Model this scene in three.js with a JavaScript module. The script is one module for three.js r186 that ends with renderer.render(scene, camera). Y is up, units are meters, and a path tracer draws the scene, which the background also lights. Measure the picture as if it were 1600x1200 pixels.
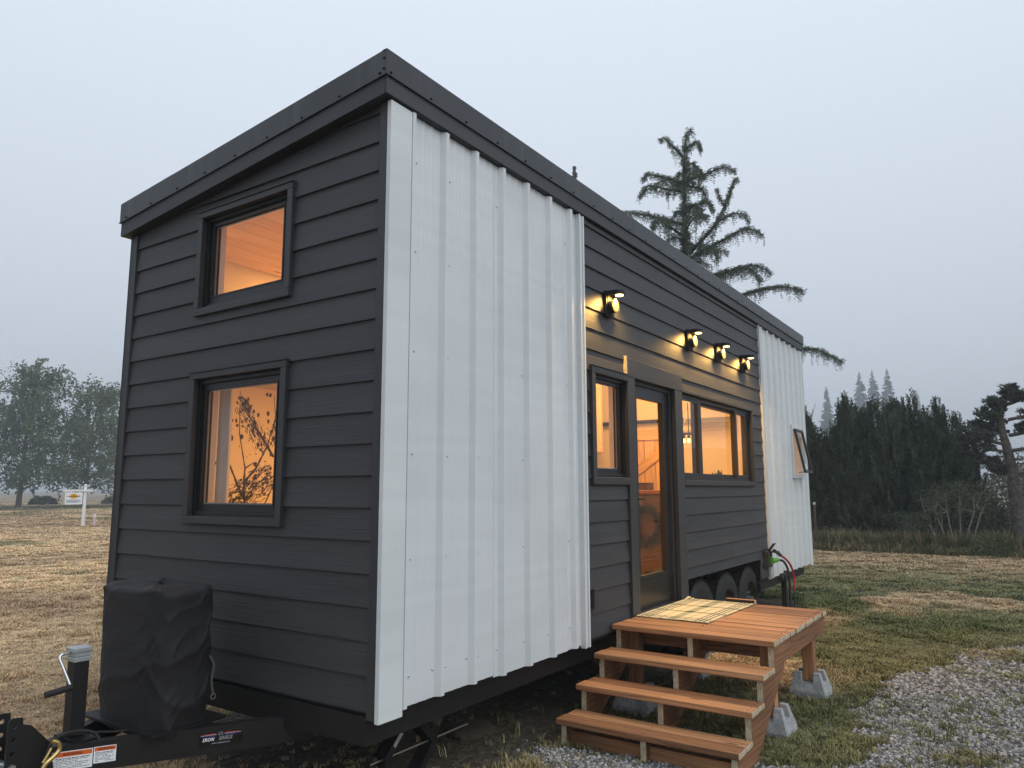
import * as THREE from 'three';
import { mergeGeometries } from 'three/addons/utils/BufferGeometryUtils.js';
import { RoundedBoxGeometry } from 'three/addons/geometries/RoundedBoxGeometry.js';
import { RectAreaLightUniformsLib } from 'three/addons/lights/RectAreaLightUniformsLib.js';

// ---------------------------------------------------------------- camera, sky, sun, exposure
const scene = new THREE.Scene();
const camera = new THREE.PerspectiveCamera(54.69, 4 / 3, 0.05, 3000);
const EYE = new THREE.Vector3(-2.7974, 1.6674, 2.6971);
camera.position.copy(EYE);
camera.up.set(-0.11437, 0.99013, 0.08101);
camera.lookAt(EYE.x + 0.819165, EYE.y + 0.140124, EYE.z - 0.556177);
scene.add(camera);

const renderer = new THREE.WebGLRenderer({ antialias: true });
renderer.setSize(1024, 768);
renderer.toneMapping = THREE.LinearToneMapping;
renderer.toneMappingExposure = 1.1;
renderer.shadowMap.enabled = true;
document.body.appendChild(renderer.domElement);
RectAreaLightUniformsLib.init();

{ // even overcast: a little brighter towards the zenith
  const w = 64, h = 128, d = new Float32Array(w * h * 4);
  for (let j = 0; j < h; j++) {
    const el = ((j + 0.5) / h - 0.5) * Math.PI, s = Math.max(0, Math.sin(el));
    const k = 0.575 + 0.36 * Math.pow(s, 0.8);
    const blue = 0.5 + 0.5 * s;
    for (let i = 0; i < w; i++) {
      const o = (j * w + i) * 4;
      d[o] = k * (0.940 - 0.02 * blue); d[o + 1] = k * 1.022; d[o + 2] = k * (1.125 + 0.05 * blue); d[o + 3] = 1;
    }
  }
  const t = new THREE.DataTexture(d, w, h, THREE.RGBAFormat, THREE.FloatType);
  t.mapping = THREE.EquirectangularReflectionMapping; t.magFilter = THREE.LinearFilter; t.minFilter = THREE.LinearFilter; t.needsUpdate = true;
  scene.background = t; scene.environment = t;
}
const sun = new THREE.DirectionalLight(new THREE.Color(1.0, 0.985, 0.96), 0.95);
sun.position.set(5, 30, 36); sun.target.position.set(4, 0, 0);
sun.castShadow = true; sun.shadow.radius = 90; sun.shadow.mapSize.set(2048, 2048);
Object.assign(sun.shadow.camera, { left: -40, right: 40, top: 40, bottom: -40, near: 1, far: 160 });
scene.add(sun, sun.target);
scene.fog = new THREE.FogExp2(0xe4ebef, 0.0020);

// ---------------------------------------------------------------- helpers
function rng(seed) { let a = seed >>> 0; return () => { a = (a + 0x6D2B79F5) | 0; let t = Math.imul(a ^ (a >>> 15), 1 | a); t = (t + Math.imul(t ^ (t >>> 7), 61 | t)) ^ t; return ((t ^ (t >>> 14)) >>> 0) / 4294967296; }; }
const R0 = rng(7);
const V = (x, y, z) => new THREE.Vector3(x, y, z);
const lerp = (a, b, t) => a + (b - a) * t, clamp = (x, a = 0, b = 1) => Math.min(b, Math.max(a, x));
const sstep = (a, b, x) => { const t = clamp((x - a) / (b - a)); return t * t * (3 - 2 * t); };
function hash(x, y, s) { let h = Math.imul(x | 0, 374761393) + Math.imul(y | 0, 668265263) + Math.imul(s | 0, 2147483629 >>> 3); h = Math.imul(h ^ (h >>> 13), 1274126177); return ((h ^ (h >>> 16)) >>> 0) / 4294967296; }
function vn(x, y, s = 0, px = 0, py = 0) { // value noise, periodic when px, py given
  const xi = Math.floor(x), yi = Math.floor(y), fx = x - xi, fy = y - yi, u = fx * fx * (3 - 2 * fx), v = fy * fy * (3 - 2 * fy);
  const m = (a, p) => (p ? ((a % p) + p) % p : a);
  const a = hash(m(xi, px), m(yi, py), s), b = hash(m(xi + 1, px), m(yi, py), s), c = hash(m(xi, px), m(yi + 1, py), s), d = hash(m(xi + 1, px), m(yi + 1, py), s);
  return lerp(lerp(a, b, u), lerp(c, d, u), v);
}
function fbm(x, y, s = 0, oct = 4) { let r = 0, a = 0.5, n = 0; for (let i = 0; i < oct; i++) { r += a * vn(x, y, s + i * 17); n += a; x *= 2.03; y *= 2.03; a *= 0.5; } return r / n; }

function tex(w, h, fn, srgb = true, rep = [1, 1]) {
  const d = new Uint8Array(w * h * 4);
  for (let j = 0; j < h; j++) for (let i = 0; i < w; i++) { const c = fn(i / w, j / h), o = (j * w + i) * 4; for (let k = 0; k < 3; k++) d[o + k] = clamp(Array.isArray(c) ? c[k] : c, 0, 1) * 255; d[o + 3] = 255; }
  const t = new THREE.DataTexture(d, w, h, THREE.RGBAFormat); t.wrapS = t.wrapT = THREE.RepeatWrapping; t.magFilter = THREE.LinearFilter; t.minFilter = THREE.LinearMipmapLinearFilter;
  if (srgb) t.colorSpace = THREE.SRGBColorSpace; t.repeat.set(...rep); t.needsUpdate = true; return t;
}
function canvasTex(w, h, draw) {
  const c = document.createElement('canvas'); c.width = w; c.height = h; draw(c.getContext('2d'), w, h);
  const t = new THREE.CanvasTexture(c); t.colorSpace = THREE.SRGBColorSpace; t.magFilter = THREE.LinearFilter; return t;
}
const lin = (r, g, b) => new THREE.Color().setRGB(r, g, b);
const std = (c, roughness = 0.8, o = {}) => new THREE.MeshStandardMaterial({ color: Array.isArray(c) ? lin(...c) : c, roughness, ...o });

const taken = {};
const numbered = (n) => { const k = taken[n] = (taken[n] ?? -1) + 1; return k ? `${n}_${String(k).padStart(3, '0')}` : n; };
function tag(o, label, category, group, kind) { if (label) o.userData.label = label; if (category) o.userData.category = category; if (group) o.userData.group = group; if (kind) o.userData.kind = kind; return o; }
function mesh(name, geo, mat, parent) {
  const m = new THREE.Mesh(geo, mat); m.name = parent ? name : numbered(name); m.castShadow = m.receiveShadow = true; (parent || scene).add(m); return m;
}
const local = (m, parent) => { m.position.sub(parent.position); return m; };
function thing(name, label, category, pos = [0, 0, 0], turn = 0, group) { const g = new THREE.Group(); g.name = numbered(name); g.position.set(...pos); g.rotation.y = turn; scene.add(g); return tag(g, label, category, group); }
const structure = (o) => { o.userData.kind = 'structure'; return o; };

// uv in metres from the dominant normal; grain axis g (0 x, 1 y, 2 z) runs along u
function uvm(geo, g = 0, off = [R0() * 7, R0() * 7]) {
  const p = geo.attributes.position, n = geo.attributes.normal, uv = new Float32Array(p.count * 2);
  for (let i = 0; i < p.count; i++) {
    const P = [p.getX(i), p.getY(i), p.getZ(i)], N = [Math.abs(n.getX(i)), Math.abs(n.getY(i)), Math.abs(n.getZ(i))];
    const a = N[0] > N[1] && N[0] > N[2] ? 0 : N[1] > N[2] ? 1 : 2;
    let ax = [0, 1, 2].filter((k) => k !== a); if (ax.includes(g)) ax = [g, ax.find((k) => k !== g)];
    uv[i * 2] = P[ax[0]] + off[0]; uv[i * 2 + 1] = P[ax[1]] + off[1] + (a === 2 ? 0.37 : a === 0 ? 0.71 : 0);
  }
  geo.setAttribute('uv', new THREE.BufferAttribute(uv, 2)); return geo;
}
function bx(x0, x1, y0, y1, z0, z1, g = 0, bev = 0) { // box by its extents
  const w = x1 - x0, h = y1 - y0, d = z1 - z0;
  const q = bev ? new RoundedBoxGeometry(w, h, d, 1, Math.min(bev, w * 0.45, h * 0.45, d * 0.45)) : new THREE.BoxGeometry(w, h, d);
  q.translate((x0 + x1) / 2, (y0 + y1) / 2, (z0 + z1) / 2); return uvm(q, g);
}
const cyl = (r0, r1, h, seg = 16) => new THREE.CylinderGeometry(r1, r0, h, seg);
function merge(list) { return mergeGeometries(list.map((g) => { let q = g.index ? g.toNonIndexed() : g; for (const k of Object.keys(q.attributes)) if (!['position', 'normal', 'uv'].includes(k)) q.deleteAttribute(k); if (!q.attributes.uv) uvm(q); return q; })); }
function tube(pts, r, seg = 24, rad = 8) { const c = new THREE.CatmullRomCurve3(pts.map((p) => V(...p))); return new THREE.TubeGeometry(c, seg, r, rad, false); }
function polyPrism(pts, d0, d1) { // convex polygon in (s, y); d0, d1: depth or function of y; returns prism in (s, y, d)
  const f = (d, y) => (typeof d === 'function' ? d(y) : d), pos = [], n = pts.length;
  const tri = (a, b, c) => pos.push(...a, ...b, ...c), A = pts.map(([s, y]) => [s, y, f(d1, y)]), B = pts.map(([s, y]) => [s, y, f(d0, y)]);
  for (let i = 1; i < n - 1; i++) { tri(A[0], A[i], A[i + 1]); tri(B[0], B[i + 1], B[i]); }
  for (let i = 0; i < n; i++) { const j = (i + 1) % n; tri(A[i], B[i], B[j]); tri(A[i], B[j], A[j]); }
  const q = new THREE.BufferGeometry(); q.setAttribute('position', new THREE.BufferAttribute(new Float32Array(pos), 3)); q.computeVertexNormals(); return q;
}
function extr(pts, depth, holes = []) { // shape in (s, y) extruded towards +d
  const s = new THREE.Shape(pts.map((p) => new THREE.Vector2(...p)));
  for (const h of holes) s.holes.push(new THREE.Path([[h[0], h[2]], [h[1], h[2]], [h[1], h[3]], [h[0], h[3]]].map((p) => new THREE.Vector2(...p))));
  return new THREE.ExtrudeGeometry(s, { depth, bevelEnabled: false });
}
const M_LONG = new THREE.Matrix4();                                                     // (s, y, d) -> (x, y, z)
const M_END = new THREE.Matrix4().set(0, 0, -1, 0, 0, 1, 0, 0, 1, 0, 0, 0, 0, 0, 0, 1); // (s, y, d) -> (-d, y, s): s is world z

// ---------------------------------------------------------------- materials
const grainBump = tex(512, 512, (u, v) => {
  const a = vn(u * 6, v * 90, 3, 6, 90), b = vn(u * 14 + 4, v * 180, 5, 14, 180), c = vn(u * 3, v * 24 + 1.5 * vn(u * 4, v * 6, 9, 4, 6), 8, 3, 0);
  return clamp(0.25 + 0.45 * a * a + 0.25 * b + 0.2 * c);
}, false, [0.8, 1.6]);
const sidTone = tex(256, 256, (u, v) => { const k = 0.84 + 0.10 * vn(u * 5, v * 40, 31, 5, 40) + 0.06 * vn(u * 4, v * 4, 33, 4, 4); return [k, k, k]; }, true, [0.5, 0.5]);
const siding = [0, 1, 2].map((i) => std([0.0420 + i * 0.004, 0.0434 + i * 0.004, 0.0480 + i * 0.004], 0.62, { map: sidTone, bumpMap: grainBump, bumpScale: 0.0014 }));
const trimDark = std([0.042, 0.043, 0.046], 0.55, { map: sidTone, bumpMap: grainBump, bumpScale: 0.001 });
const wearTone = tex(256, 256, (u, v) => { const n = vn(u * 3, v * 30, 41, 3, 30), m = vn(u * 9, v * 9, 43, 9, 9); const k = 0.82 + 0.1 * n + 0.08 * m; return [k, k, k]; }, true, [0.45, 0.45]);
const flashTone = tex(512, 128, (u, v) => { const n = vn(u * 70, v * 3, 45, 70, 3), m = vn(u * 7, v * 2, 47, 7, 2), k = 0.72 + 0.22 * Math.pow(n, 3) * sstep(0.35, 0.8, m) * 1.6 + 0.1 * m; return [k, k, k * 1.01]; }, true, [0.35, 0.6]);
const flashMat = std([0.052, 0.056, 0.063], 0.42, { map: flashTone, metalness: 0.15 });
const fasciaMat = std([0.046, 0.049, 0.054], 0.6, { map: wearTone, bumpMap: grainBump, bumpScale: 0.0008 });
const whiteTone = tex(256, 256, (u, v) => { const k = 0.93 + 0.04 * vn(u * 6, v * 6, 51, 6, 6) + 0.03 * vn(u * 40, v * 3, 53, 40, 3); return [k, k, k]; }, true, [0.5, 0.25]);
const whiteMetal = std([0.72, 0.75, 0.755], 0.38, { map: whiteTone });
const whiteBoard = std([0.72, 0.76, 0.755], 0.6, { map: whiteTone, bumpMap: grainBump, bumpScale: 0.0008 });
const screwMat = std([0.55, 0.58, 0.62], 0.3, { metalness: 0.7 });
const screwDark = std([0.02, 0.02, 0.022], 0.4, { metalness: 0.4 });
const vinylBlack = std([0.012, 0.013, 0.015], 0.42);
const blackSteel = std([0.0055, 0.0057, 0.0064], 0.55, { map: wearTone });
const blackFlat = std([0.008, 0.008, 0.009], 0.85);
const zinc = std([0.62, 0.64, 0.65], 0.28, { metalness: 0.9 });
const brassMat = std([0.62, 0.46, 0.18], 0.3, { metalness: 0.85 });
const glass = new THREE.MeshPhysicalMaterial({ color: 0xffffff, transmission: 1, thickness: 0, roughness: 0.0, ior: 1.5 });
const wallIn = std([0.72, 0.68, 0.62], 0.8);
const rubber = std([0.0105, 0.0106, 0.011], 0.72);

const woodMap = (base, seed, contrast = 1) => tex(512, 512, (u, v) => {
  const warp = 0.9 * vn(u * 3, v * 5, seed, 3, 5) + 0.25 * vn(u * 8, v * 16, seed + 2, 8, 16);
  let ring = 0.5 + 0.5 * Math.sin((v * 22 + warp * 3.2) * Math.PI * 2); ring = Math.pow(ring, 2.2);
  const fine = vn(u * 10, v * 170, seed + 4, 10, 170), blotch = vn(u * 4, v * 6, seed + 6, 4, 6);
  let k = 0.80 + contrast * (-0.13 * ring + 0.20 * (fine - 0.5) + 0.24 * (blotch - 0.5));
  for (const [ku, kv, kr] of [[0.22, 0.31, 0.012], [0.71, 0.66, 0.009], [0.47, 0.88, 0.014], [0.9, 0.12, 0.007]]) { const du = (u - ku) * 0.8, dv = v - kv, r = Math.hypot(du, dv * 1.4); k *= 1 - 0.62 * Math.exp(-Math.pow(r / kr, 2)); }
  return base.map((b, i) => b * (k + (i === 0 ? 0.05 * ring : 0)) * 1.12);
}, true, [0.45, 1.1]);
const woodBump = tex(256, 256, (u, v) => 0.5 * vn(u * 6, v * 110, 61, 6, 110) + 0.5 * vn(u * 4, v * 40, 62, 4, 40), false, [0.5, 1.3]);
const cedarMaps = [woodMap([0.735, 0.535, 0.360], 70), woodMap([0.63, 0.445, 0.295], 80), woodMap([0.785, 0.590, 0.410], 90)];
const cedar = cedarMaps.map((m) => std([1, 1, 1], 0.68, { map: m, bumpMap: woodBump, bumpScale: 0.0018 }));
const endGrain = tex(128, 128, (u, v) => { const k = 0.78 + 0.2 * vn(u * 9, v * 9, 66, 9, 9) + 0.1 * Math.sin(Math.hypot(u - 0.3, v - 1.4) * 90); return [k, k * 0.93, k * 0.80]; }, true, [5, 5]);
const cutWood = std([0.62, 0.60, 0.56], 0.85, { map: endGrain });
const pineMap = woodMap([0.93, 0.80, 0.62], 110, 0.6);
const pine = std([1, 1, 1], 0.55, { map: pineMap });
const pineCeil = [0, 1, 2].map((i) => std([1 - i * 0.05, 0.97 - i * 0.06, 0.93 - i * 0.07], 0.6, { map: woodMap([0.96, 0.90, 0.82], 120 + i * 5, 0.35) }));
const concMap = tex(256, 256, (u, v) => { const k = 0.60 + 0.16 * vn(u * 24, v * 24, 12, 24, 24) + 0.14 * vn(u * 5, v * 5, 13, 5, 5) + 0.1 * vn(u * 90, v * 90, 14, 90, 90); return [k, k * 1.0, k * 0.99]; }, true, [3, 3]);
const concrete = std([0.62, 0.63, 0.64], 0.92, { map: concMap, bumpMap: concMap, bumpScale: 0.003 });
// ---------------------------------------------------------------- the tiny house on its trailer
const HL = 9.14, HW = 2.52, SL = 0.1088, SOF = 3.779, LAP = 0.1655;
const soffit = (z) => SOF + SL * z;
const house = thing('tiny_house', 'charcoal tiny house on a trailer with white ribbed metal panels and a sloped roof', 'tiny house');
const woodEnds = (i) => [cedar[i % 3], cedar[i % 3], cedar[i % 3], cedar[i % 3], cutWood, cutWood];

const holesFront = [[2.272, 2.836, 1.757, 2.560], [2.985, 3.88, 0.62, 2.602], [4.062, 6.335, 1.745, 2.600], [8.31, 8.81, 1.85, 2.54]];
const holesEnd = [[-1.652, -0.798, 2.838, 3.452], [-1.644, -0.795, 1.508, 2.370]];
const TH = 0.12;
const frontOutline = [[0, 0.585], [4.08, 0.585], [4.08, 0.818], [6.52, 0.818], [6.52, 0.585], [HL, 0.585], [HL, SOF], [0, SOF]], endOutline = [[-HW, 0.585], [-TH, 0.585], [-TH, soffit(-TH)], [-HW, soffit(-HW)]];
mesh('wall', uvm(extr(frontOutline, TH - 0.03, holesFront).translate(0, 0, -TH)), wallIn, house);
mesh('wall', uvm(extr(endOutline, TH - 0.03, holesEnd).translate(0, 0, -TH).applyMatrix4(M_END)), wallIn, house);
mesh('sheathing', uvm(extr(frontOutline, 0.0295, holesFront).translate(0, 0, -0.0295)), blackFlat, house);
mesh('sheathing', uvm(extr(endOutline, 0.0295, holesEnd).translate(0, 0, -0.0295).applyMatrix4(M_END)), blackFlat, house);
mesh('wall', uvm(extr([[-HW, 0.56], [-TH, 0.56], [-TH, soffit(-TH)], [-HW, soffit(-HW)]], TH).applyMatrix4(M_END).translate(HL, 0, 0)), wallIn, house);
mesh('wall', bx(TH, HL - TH, 0.56, soffit(-HW), -HW, -HW + TH), wallIn, house);
// cladding of the two walls that face away
mesh('cladding', bx(-0.03, HL + 0.03, 0.54, soffit(-HW) - 0.002, -HW - 0.028, -HW - 0.002), siding[0], house);
mesh('cladding', uvm(extr([[-HW, 0.54], [0.03, 0.54], [0.03, soffit(0.03) - 0.004], [-HW, soffit(-HW) - 0.004]], 0.028).applyMatrix4(M_END).translate(HL + 0.03, 0, 0)), whiteMetal, house);
const slab = (y0, y1, e) => merge([bx(e, HL - e, y0, y1, -2.10, -0.414), bx(e, 4.078, y0, y1, -0.4138, -e), bx(6.522, HL - e, y0, y1, -0.4138, -e), bx(e, 4.078, y0, y1, -HW + e, -2.1002), bx(6.522, HL - e, y0, y1, -HW + e, -2.1002)]);
mesh('floor', slab(0.56, 0.62, TH + 0.002), std([1, 1, 1], 0.45, { map: woodMap([0.90, 0.80, 0.64], 140, 0.7) }), house);
for (let k = 0; k < 16; k++) { // tongue-and-groove ceiling
  const z0 = -HW + TH + 0.004 + k * 0.1422, z1 = z0 + 0.1392;
  const g = uvm(polyPrism([[z0, soffit(z0) - 0.05], [z1, soffit(z1) - 0.05], [z1, soffit(z1) - 0.03], [z0, soffit(z0) - 0.03]], -(HL - TH - 0.01), -(TH + 0.01)).applyMatrix4(M_END), 0);
  mesh('ceiling_board', g, pineCeil[(k * 7) % 3], house);
}
mesh('loft_floor', bx(TH + 0.004, 2.30, 2.56, 2.62, -HW + TH + 0.004, -TH - 0.004), pine, house);

// --- lap siding
function lapRows(M, sa, sb, yBottom, y0, top, cuts, joints = false) {
  const k0 = Math.ceil((y0 - yBottom) / LAP) + 1, rr = rng(11 + Math.round(sa * 100));
  for (let k = k0; k > -30; k--) {
    const yA0 = y0 - k * LAP, yA = Math.max(yA0, yBottom), yB = yA0 + LAP + 0.012;
    if (yB <= yBottom + 0.02) continue; if (yA > Math.max(top(sa), top(sb)) - 0.01) break;
    const dep = (y) => lerp(0.021, 0.005, clamp((y - yA0) / (yB - yA0)));
    const rects = []; let s = sa;
    for (const c of cuts.filter((c) => c[2] < yB - 0.001 && c[3] > yA + 0.001).sort((a, b) => a[0] - b[0])) {
      if (c[0] > s) rects.push([s, c[0], yA, yB]);
      const lo = Math.max(s, c[0]), hi = Math.min(c[1], sb);
      if (c[2] > yA + 0.004) rects.push([lo, hi, yA, c[2]]);
      if (c[3] < yB - 0.014) rects.push([lo, hi, c[3], yB]);
      s = Math.max(s, c[1]);
    }
    if (s < sb) rects.push([s, sb, yA, yB]);
    const out = [];
    for (const r of rects) { if (joints && r[1] - r[0] > 2.6) { const j = lerp(r[0], r[1], 0.32 + 0.36 * rr()); out.push([r[0], j - 0.0012, r[2], r[3]], [j + 0.0012, r[1], r[2], r[3]]); } else out.push(r); }
    for (const [a, b, ya, yb] of out) {
      const rect = [[a, ya], [b, ya], [b, yb], [a, yb]], poly = []; // clip below the soffit
      rect.forEach((p, i) => { const q = rect[(i + 1) % 4], fp = top(p[0]) - p[1], fq = top(q[0]) - q[1]; if (fp >= 0) poly.push(p); if ((fp >= 0) !== (fq >= 0)) { const t = fp / (fp - fq); poly.push([lerp(p[0], q[0], t), lerp(p[1], q[1], t)]); } });
      if (poly.length < 3) continue;
      const g = polyPrism(poly, 0.0005, dep); g.applyMatrix4(M); uvm(g, M === M_END ? 2 : 0);
      mesh('siding_plank', g, siding[Math.floor(rr() * 3)], house);
    }
  }
}
const casEnd = [[-1.699, -0.752, 2.790, 3.492], [-1.693, -0.747, 1.461, 2.411]];
lapRows(M_END, -HW + 0.055, -0.055, 0.568, 2.733, (z) => soffit(z) - 0.004, casEnd);
const casFront = [[2.212, 2.842, 1.700, 2.612], [2.842, 4.06, 0.5, 2.757], [4.06, 6.392, 1.697, 2.630], [4.06, 6.50, 0.4, 0.815]];
lapRows(M_LONG, 2.12, 6.83, 0.572, 1.5824, () => SOF - 0.004, casFront, true);

// --- corner boards and dark trim
mesh('corner_trim', bx(-0.030, 0, 0.545, soffit(0) - 0.006, -0.055, 0.0, 1, 0.003), trimDark, house);
mesh('corner_trim', bx(-0.030, 0, 0.560, soffit(-HW) - 0.006, -HW - 0.03, -HW + 0.055, 1, 0.003), trimDark, house);
tag(mesh('corner_trim', bx(-0.031, 0.142, 0.535, SOF - 0.006, 0.0015, 0.031, 1, 0.004), whiteBoard, house), 'white corner board');
tag(mesh('edge_trim', merge([bx(2.052, 2.118, 0.540, SOF - 0.006, 0.0015, 0.030), bx(2.040, 2.056, 0.541, SOF - 0.007, 0.0012, 0.044), bx(2.100, 2.120, 0.541, SOF - 0.007, 0.0012, 0.040)]), whiteMetal, house), 'white edge channel');
mesh('edge_trim', bx(6.828, 6.850, 0.55, SOF - 0.006, 0.0015, 0.042), whiteMetal, house);
mesh('corner_trim', bx(9.03, 9.172, 0.535, SOF - 0.006, 0.0015, 0.030, 1, 0.004), whiteBoard, house);

// --- ribbed metal panels
function ribPanel(x0, x1, yb, holes = []) {
  const ribs = []; for (let k = -1; k < 32; k++) ribs.push(0.452 - 0.2965 + k * 0.2965);
  const z = (x) => { let h = 0.004; for (const c of ribs) { const d = x - c; if (d > -0.036 && d < 0.036) h = Math.max(h, 0.004 + 0.031 * clamp((0.036 - Math.abs(d)) / 0.022)); for (const m of [0.112, 0.185]) { const e = Math.abs(x - c - m); if (e < 0.014) h = Math.max(h, 0.004 + 0.0032 * clamp((0.014 - e) / 0.008)); } } return h; };
  const xs = [x0, x1]; for (const c of ribs) for (const d of [-0.036, -0.014, 0.014, 0.036, 0.098, 0.106, 0.118, 0.126, 0.171, 0.179, 0.191, 0.199]) if (c + d > x0 && c + d < x1) xs.push(c + d);
  for (const h of holes) xs.push(h[0], h[1]);
  xs.sort((a, b) => a - b);
  const strip = (a, b, y0, y1) => { const p = xs.filter((x) => x >= a - 1e-6 && x <= b + 1e-6); const s = new THREE.Shape([...p.map((x) => new THREE.Vector2(x, -z(x))), new THREE.Vector2(b, -0.0005), new THREE.Vector2(a, -0.0005)]); return new THREE.ExtrudeGeometry(s, { depth: y1 - y0, bevelEnabled: false }).rotateX(-Math.PI / 2).translate(0, y0, 0); };
  const top = SOF - 0.004, parts = []; let a = x0;
  for (const h of holes) { parts.push(strip(a, h[0], yb, top), strip(h[0], h[1], yb, h[2]), strip(h[0], h[1], h[3], top)); a = h[1]; }
  parts.push(strip(a, x1, yb, top));
  return uvm(merge(parts), 1);
}
mesh('metal_panel', ribPanel(0.143, 0.960, 0.568), whiteMetal, house);
mesh('metal_panel', ribPanel(0.9625, 1.850, 0.556), whiteMetal, house);
mesh('metal_panel', ribPanel(1.852, 2.040, 0.560), whiteMetal, house);
mesh('metal_panel', ribPanel(6.851, 7.765, 0.552), whiteMetal, house);
mesh('metal_panel', ribPanel(7.767, 9.030, 0.556, [[8.27, 8.85, 1.81, 2.58]]), whiteMetal, house);
{ // panel screws
  const s = [], rr = rng(5), one = (x, y, z) => { const g = new THREE.SphereGeometry(0.0082, 6, 4).scale(1, 1, 0.7); g.translate(x, y, z); s.push(g); };
  for (const y of [0.71, 1.30, 1.86, 2.42, 2.98, 3.50]) for (let k = 0; k < 7; k++) { one(0.452 - 0.2965 + k * 0.2965 + 0.052 + 0.006 * rr(), y + 0.012 * (rr() - 0.5), 0.005); if (y < 1 || rr() < 0.25) one(0.452 - 0.2965 + k * 0.2965 - 0.052, y + 0.012 * (rr() - 0.5), 0.005); }
  for (const y of [0.75, 1.4, 2.1, 2.8, 3.4]) for (let k = 23; k < 30; k++) one(0.1555 + k * 0.2965 + 0.05, y, 0.005);
  tag(mesh('panel_screws', merge(s), screwMat, house), 'rows of small metal screws', null, null, 'stuff');
}

// --- roof
mesh('roof', uvm(extr([[0.03, soffit(0.03)], [0.03, 4.010], [-HW - 0.06, 4.010 - SL * (HW + 0.09)], [-HW - 0.06, soffit(-HW - 0.06)]], HL + 0.14).translate(0, 0, -HL - 0.07).applyMatrix4(M_END)), flashMat, house);
mesh('fascia', bx(-0.085, HL + 0.085, 3.783, 3.905, 0.0305, 0.046, 0, 0.003), fasciaMat, house);
mesh('fascia', bx(-0.085, HL + 0.085, soffit(-HW - 0.06) + 0.002, soffit(-HW - 0.06) + 0.13, -HW - 0.076, -HW - 0.0605), fasciaMat, house);
const slant = (z0, z1, a, b) => [[z0, soffit(z0) + a], [z1, soffit(z1) + a], [z1, soffit(z1) + b], [z0, soffit(z0) + b]];
mesh('fascia', uvm(polyPrism(slant(-HW - 0.0605, 0.0305, 0.001, 0.124), 0.0705, 0.086).applyMatrix4(M_END), 2), fasciaMat, house);
mesh('fascia', uvm(polyPrism(slant(-HW - 0.0605, 0.0305, 0.001, 0.124), -HL - 0.086, -HL - 0.0705).applyMatrix4(M_END), 2), fasciaMat, house);
const fscrew = [];
for (let k = 0; k < 3; k++) { // flashing in lengths, lapped
  const a = -0.096 + k * 3.1, b = Math.min(a + 3.13, HL + 0.096), o = k * 0.0012;
  mesh('roof_flashing', merge([bx(a, b, 3.884, 4.026, 0.0465 + o, 0.0525 + o), bx(a, b, 4.0262, 4.0312, 0.018, 0.0525 + o), bx(a, b, 3.882 + o, 3.890, 0.0465, 0.0585 + o)]), flashMat, house);
}
for (let x = -0.06; x < HL; x += 0.333) { const g = new THREE.SphereGeometry(0.008, 6, 4); g.translate(x, 3.905, 0.055); fscrew.push(g); }
for (let k = 0; k < 2; k++) {
  const z1 = 0.046 - k * 2.0, z0 = k ? -HW - 0.085 : -2.0, o = k * 0.0012;
  mesh('roof_flashing', uvm(merge([polyPrism(slant(z0, z1, 0.103, 0.243), 0.0865, 0.0925 + o), polyPrism(slant(z0, z1, 0.2432, 0.2492), -0.06, 0.0925 + o), polyPrism(slant(z0, z1, 0.1 + o, 0.108), 0.0865, 0.0985 + o)]).applyMatrix4(M_END), 2), flashMat, house);
}
for (let z = 0.0; z > -HW - 0.05; z -= 0.315) { const g = new THREE.SphereGeometry(0.008, 6, 4); g.translate(-0.095, soffit(z) + 0.124, z); fscrew.push(g); }
for (const y of [0.14, 0.2]) { const g = new THREE.SphereGeometry(0.007, 6, 4); g.translate(-0.095, soffit(0.03) + y, 0.03); fscrew.push(g); }
tag(mesh('flashing_screws', merge(fscrew), screwDark, house), null, null, null, 'stuff');

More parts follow.
